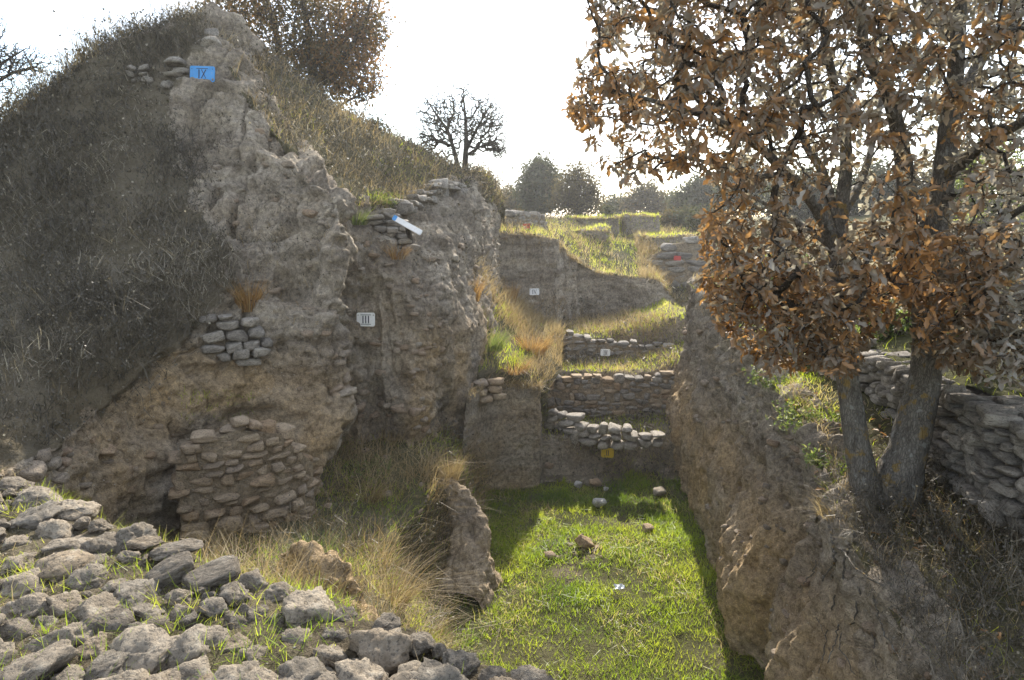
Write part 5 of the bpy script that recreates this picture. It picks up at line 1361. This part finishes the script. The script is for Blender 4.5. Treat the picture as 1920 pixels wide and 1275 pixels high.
# autumn tree behind the mound top
tree('bushy brown and orange autumn tree behind the mound top', 600, 260, 19, [
    ([(600, 270, 0), (590, 190, 0), (585, 120, 0), (575, 40, 0), (560, -60, 0)], .22, .05),
    ([(540, 200, .5), (528, 120, .4), (515, 50, .3), (490, -40, .2)], .18, .04),
    ([(590, 170, 0), (640, 110, -.4), (680, 50, -.6), (700, -20, -.6)], .10, .02),
    ([(528, 120, .4), (460, 70, 0), (410, 30, 0)], .09, .02),
    ([(600, 230, 0), (650, 190, -.3), (700, 170, -.4)], .06, .015)],
    [(560, 20, 165, 110, 1.0), (470, 20, 90, 60, .45), (640, 90, 80, 90, .8), (660, 150, 62, 40, .3), (690, 60, 40, 60, .25), (580, 120, 80, 50, .45), (540, -110, 170, 90, .7)], 1900, 12, .11, M_AUTUMN, .006, .2, lrad=.15, colrng=(0, .8))
# leafless tree on the cliff top
tree('leafless tree with a rounded crown on the cliff top', 872, 330, 19.5, [
    ([(872, 335, 0), (872, 300, 0), (874, 260, 0), (872, 215, 0), (868, 175, 0)], .12, .015),
    ([(862, 330, 0), (852, 285, 0), (838, 245, 0), (815, 210, 0), (795, 180, 0)], .08, .012),
    ([(873, 285, 0), (895, 240, .3), (915, 205, .5), (930, 180, .6)], .055, .01),
    ([(850, 275, 0), (820, 262, -.4), (790, 250, -.6)], .04, .009),
    ([(876, 290, 0), (910, 272, -.4), (945, 285, -.6)], .04, .009),
    ([(838, 245, 0), (850, 210, .5), (845, 170, .7)], .035, .009)],
    [(865, 225, 90, 72, 1.0), (820, 230, 45, 50, .4), (915, 235, 42, 50, .4), (935, 280, 22, 20, .2), (800, 270, 25, 20, .16)], 3000, 1, .05, M_DARKLEAF, .0048, .16, lrad=.05, step=.22)
# bare tree at the left frame edge
tree('bare tree reaching in from the left edge behind the mound', -60, 330, 17, [
    ([(-70, 360, 0), (-60, 270, 0), (-40, 190, 0), (-30, 110, 0), (-20, 40, 0)], .17, .03),
    ([(-45, 200, 0), (0, 150, 0), (50, 130, 0), (90, 140, 0)], .06, .012),
    ([(-35, 150, 0), (10, 115, 0), (50, 90, 0)], .05, .012),
    ([(-50, 230, 0), (0, 215, 0), (30, 200, 0)], .05, .012)],
    [(30, 115, 66, 34, 1.0), (20, 190, 35, 40, .35), (-60, 90, 80, 90, .7), (0, 50, 12, 25, .1)], 1300, 1, .05, M_DARKLEAF, .0048, .17, lrad=.05, step=.2)
# far trees along the plateau
FT = [
    ('dense dark evergreen standing left of the thin leafy tree on the plateau', 1012, 402, 44, 44, 54, 0, 2100, .24, .95),
    ('thin leafy tree with open crown beside the dense evergreen on the plateau', 1082, 415, 40, 52, 56, 1, 2000, .17, .8),
    ('small slender tree at the left end of the plateau row', 957, 405, 48, 20, 32, 1, 460, .2, .6),
    ('pale rounded tree in the middle of the plateau row', 1212, 408, 56, 50, 36, 1, 1300, .24, .7),
    ('dark spreading tree at the right of the plateau row', 1312, 415, 50, 60, 44, 0, 1800, .26, .9),
    ('tall dark tree partly hidden by the oak leaves', 1400, 415, 46, 60, 66, 0, 1500, .25, .9),
    ('low dark tree in the gap right of the thin leafy tree', 1160, 408, 60, 42, 20, 0, 900, .28, .8),
    ('far tree between the pale rounded and spreading trees', 1262, 412, 62, 46, 26, 0, 900, .28, .8),
    ('dark tree far behind the fork of the front oak', 1500, 430, 40, 80, 62, 0, 1500, .25, .9),
    ('wide dark tree far behind the right trunk of the front oak', 1640, 430, 38, 85, 66, 0, 1700, .25, .9),
    ('rounded brown tree far right behind the front oak', 1780, 425, 36, 85, 75, 1, 1900, .24, .9),
    ('low bushy tree left of the small slender tree behind the cliff', 985, 408, 52, 34, 18, 0, 600, .26, .8)]
for (lab, px, py, Y, rx, ry, kind, nt, ls, w) in FT:
    cyy = py - ry * .95
    tree(lab, px, py + 6, Y, [([(px, py + 12, 0), (px + 2, py - ry * .4, 0), (px - 2, py - ry, 0), (px + 3, py - ry * 1.6, 0)], .2, .04), ([(px, py - ry * .3, 0), (px - rx * .4, py - ry * .8, .5), (px - rx * .6, py - ry * 1.1, .6)], .1, .03), ([(px, py - ry * .3, 0), (px + rx * .4, py - ry * .8, -.5), (px + rx * .6, py - ry * 1.2, -.6)], .1, .03)],
         [(px, cyy, rx * .75, ry * .8, 1), (px - rx * .5, cyy + ry * .15, rx * .45, ry * .45, .4), (px + rx * .5, cyy + ry * .1, rx * .45, ry * .5, .4), (px, cyy - ry * .45, rx * .5, ry * .5, .4), (px + rx * .2, cyy + ry * .5, rx * .6, ry * .3, .25)],
         nt // 3, 11 if kind == 0 else 8, ls * 1.1, M_DARKLEAF if kind == 0 else M_AUTUMN, .012, .2, lrad=.3, step=.5, colrng=(0, .9) if kind == 0 else (0, .45))
def shrub(label, px, py, Y, rx, ry, n, mat, ls=.12, colrng=(0, 1)):
    return tree(label, px, py, Y, [([(px, py + 4, 0), (px, py - ry, 0)], .05, .02), ([(px, py, 0), (px - rx * .4, py - ry, .2)], .04, .015), ([(px, py, 0), (px + rx * .4, py - ry, -.2)], .04, .015)],
                [(px, py - ry, rx, ry, 1)], n, 9, ls, mat, .008, .05, name='shrub', cat='shrub', lrad=.12, step=.25, colrng=colrng)
shrub('brownish thicket at the left foot of the spreading tree', 1262, 432, 38, 34, 20, 220, M_AUTUMN, .16, (0, .5))
shrub('dark thicket behind the distant block wall', 1320, 440, 34, 34, 26, 240, M_DARKLEAF, .14)
shrub('small dark round shrub in the middle of the plateau', 1140, 412, 35, 11, 13, 90, M_DARKLEAF)
shrub('grey-green shrub mass below the spreading tree', 1290, 428, 37, 26, 22, 140, M_DARKLEAF, .16)
shrub('small dark bush on the slope right of the autumn tree', 704, 245, 16.6, 8, 9, 60, M_DARKLEAF, .06)
shrub('yellow-green bush behind the field wall seen between the oak trunks', 1670, 650, 9.6, 60, 45, 200, M_WEED, .07)
shrub('yellow-green bush behind the field wall right of the oak trunk', 1800, 700, 8.6, 45, 60, 180, M_WEED, .07)
shrub('green bush on the hillside glimpsed through the lower oak leaves', 1480, 560, 14, 60, 40, 220, M_WEED, .09)
shrub('yellow bush on the hillside at the right frame edge', 1860, 400, 17, 80, 70, 320, M_WEED, .12, (.3, 1))
# thin sunlit dust in the air
hv = np.array([(-95, -6, -2.4), (95, -6, -2.4), (95, 215, -2.4), (-95, 215, -2.4), (-95, -6, 19), (95, -6, 19), (95, 215, 19), (-95, 215, 19)], float)
hm, hn, hl = nodes_of('dusty_air')
ho = hn.new('ShaderNodeOutputMaterial'); hp = hn.new('ShaderNodeVolumePrincipled')
hp.inputs['Color'].default_value = (.95, .95, .95, 1); hp.inputs['Density'].default_value = .0009; hp.inputs['Anisotropy'].default_value = .55
hl.new(hp.outputs['Volume'], ho.inputs['Volume'])
tag(new_obj('haze', mk_mesh('haze', hv, [(0, 3, 2, 1), (4, 5, 6, 7), (0, 1, 5, 4), (1, 2, 6, 5), (2, 3, 7, 6), (3, 0, 4, 7)], False), hm), 'thin pale haze in the air', 'haze', kind='stuff')
print('objects', len(bpy.data.objects), 'tris', sum(len(m.polygons) for m in bpy.data.meshes) * 2)
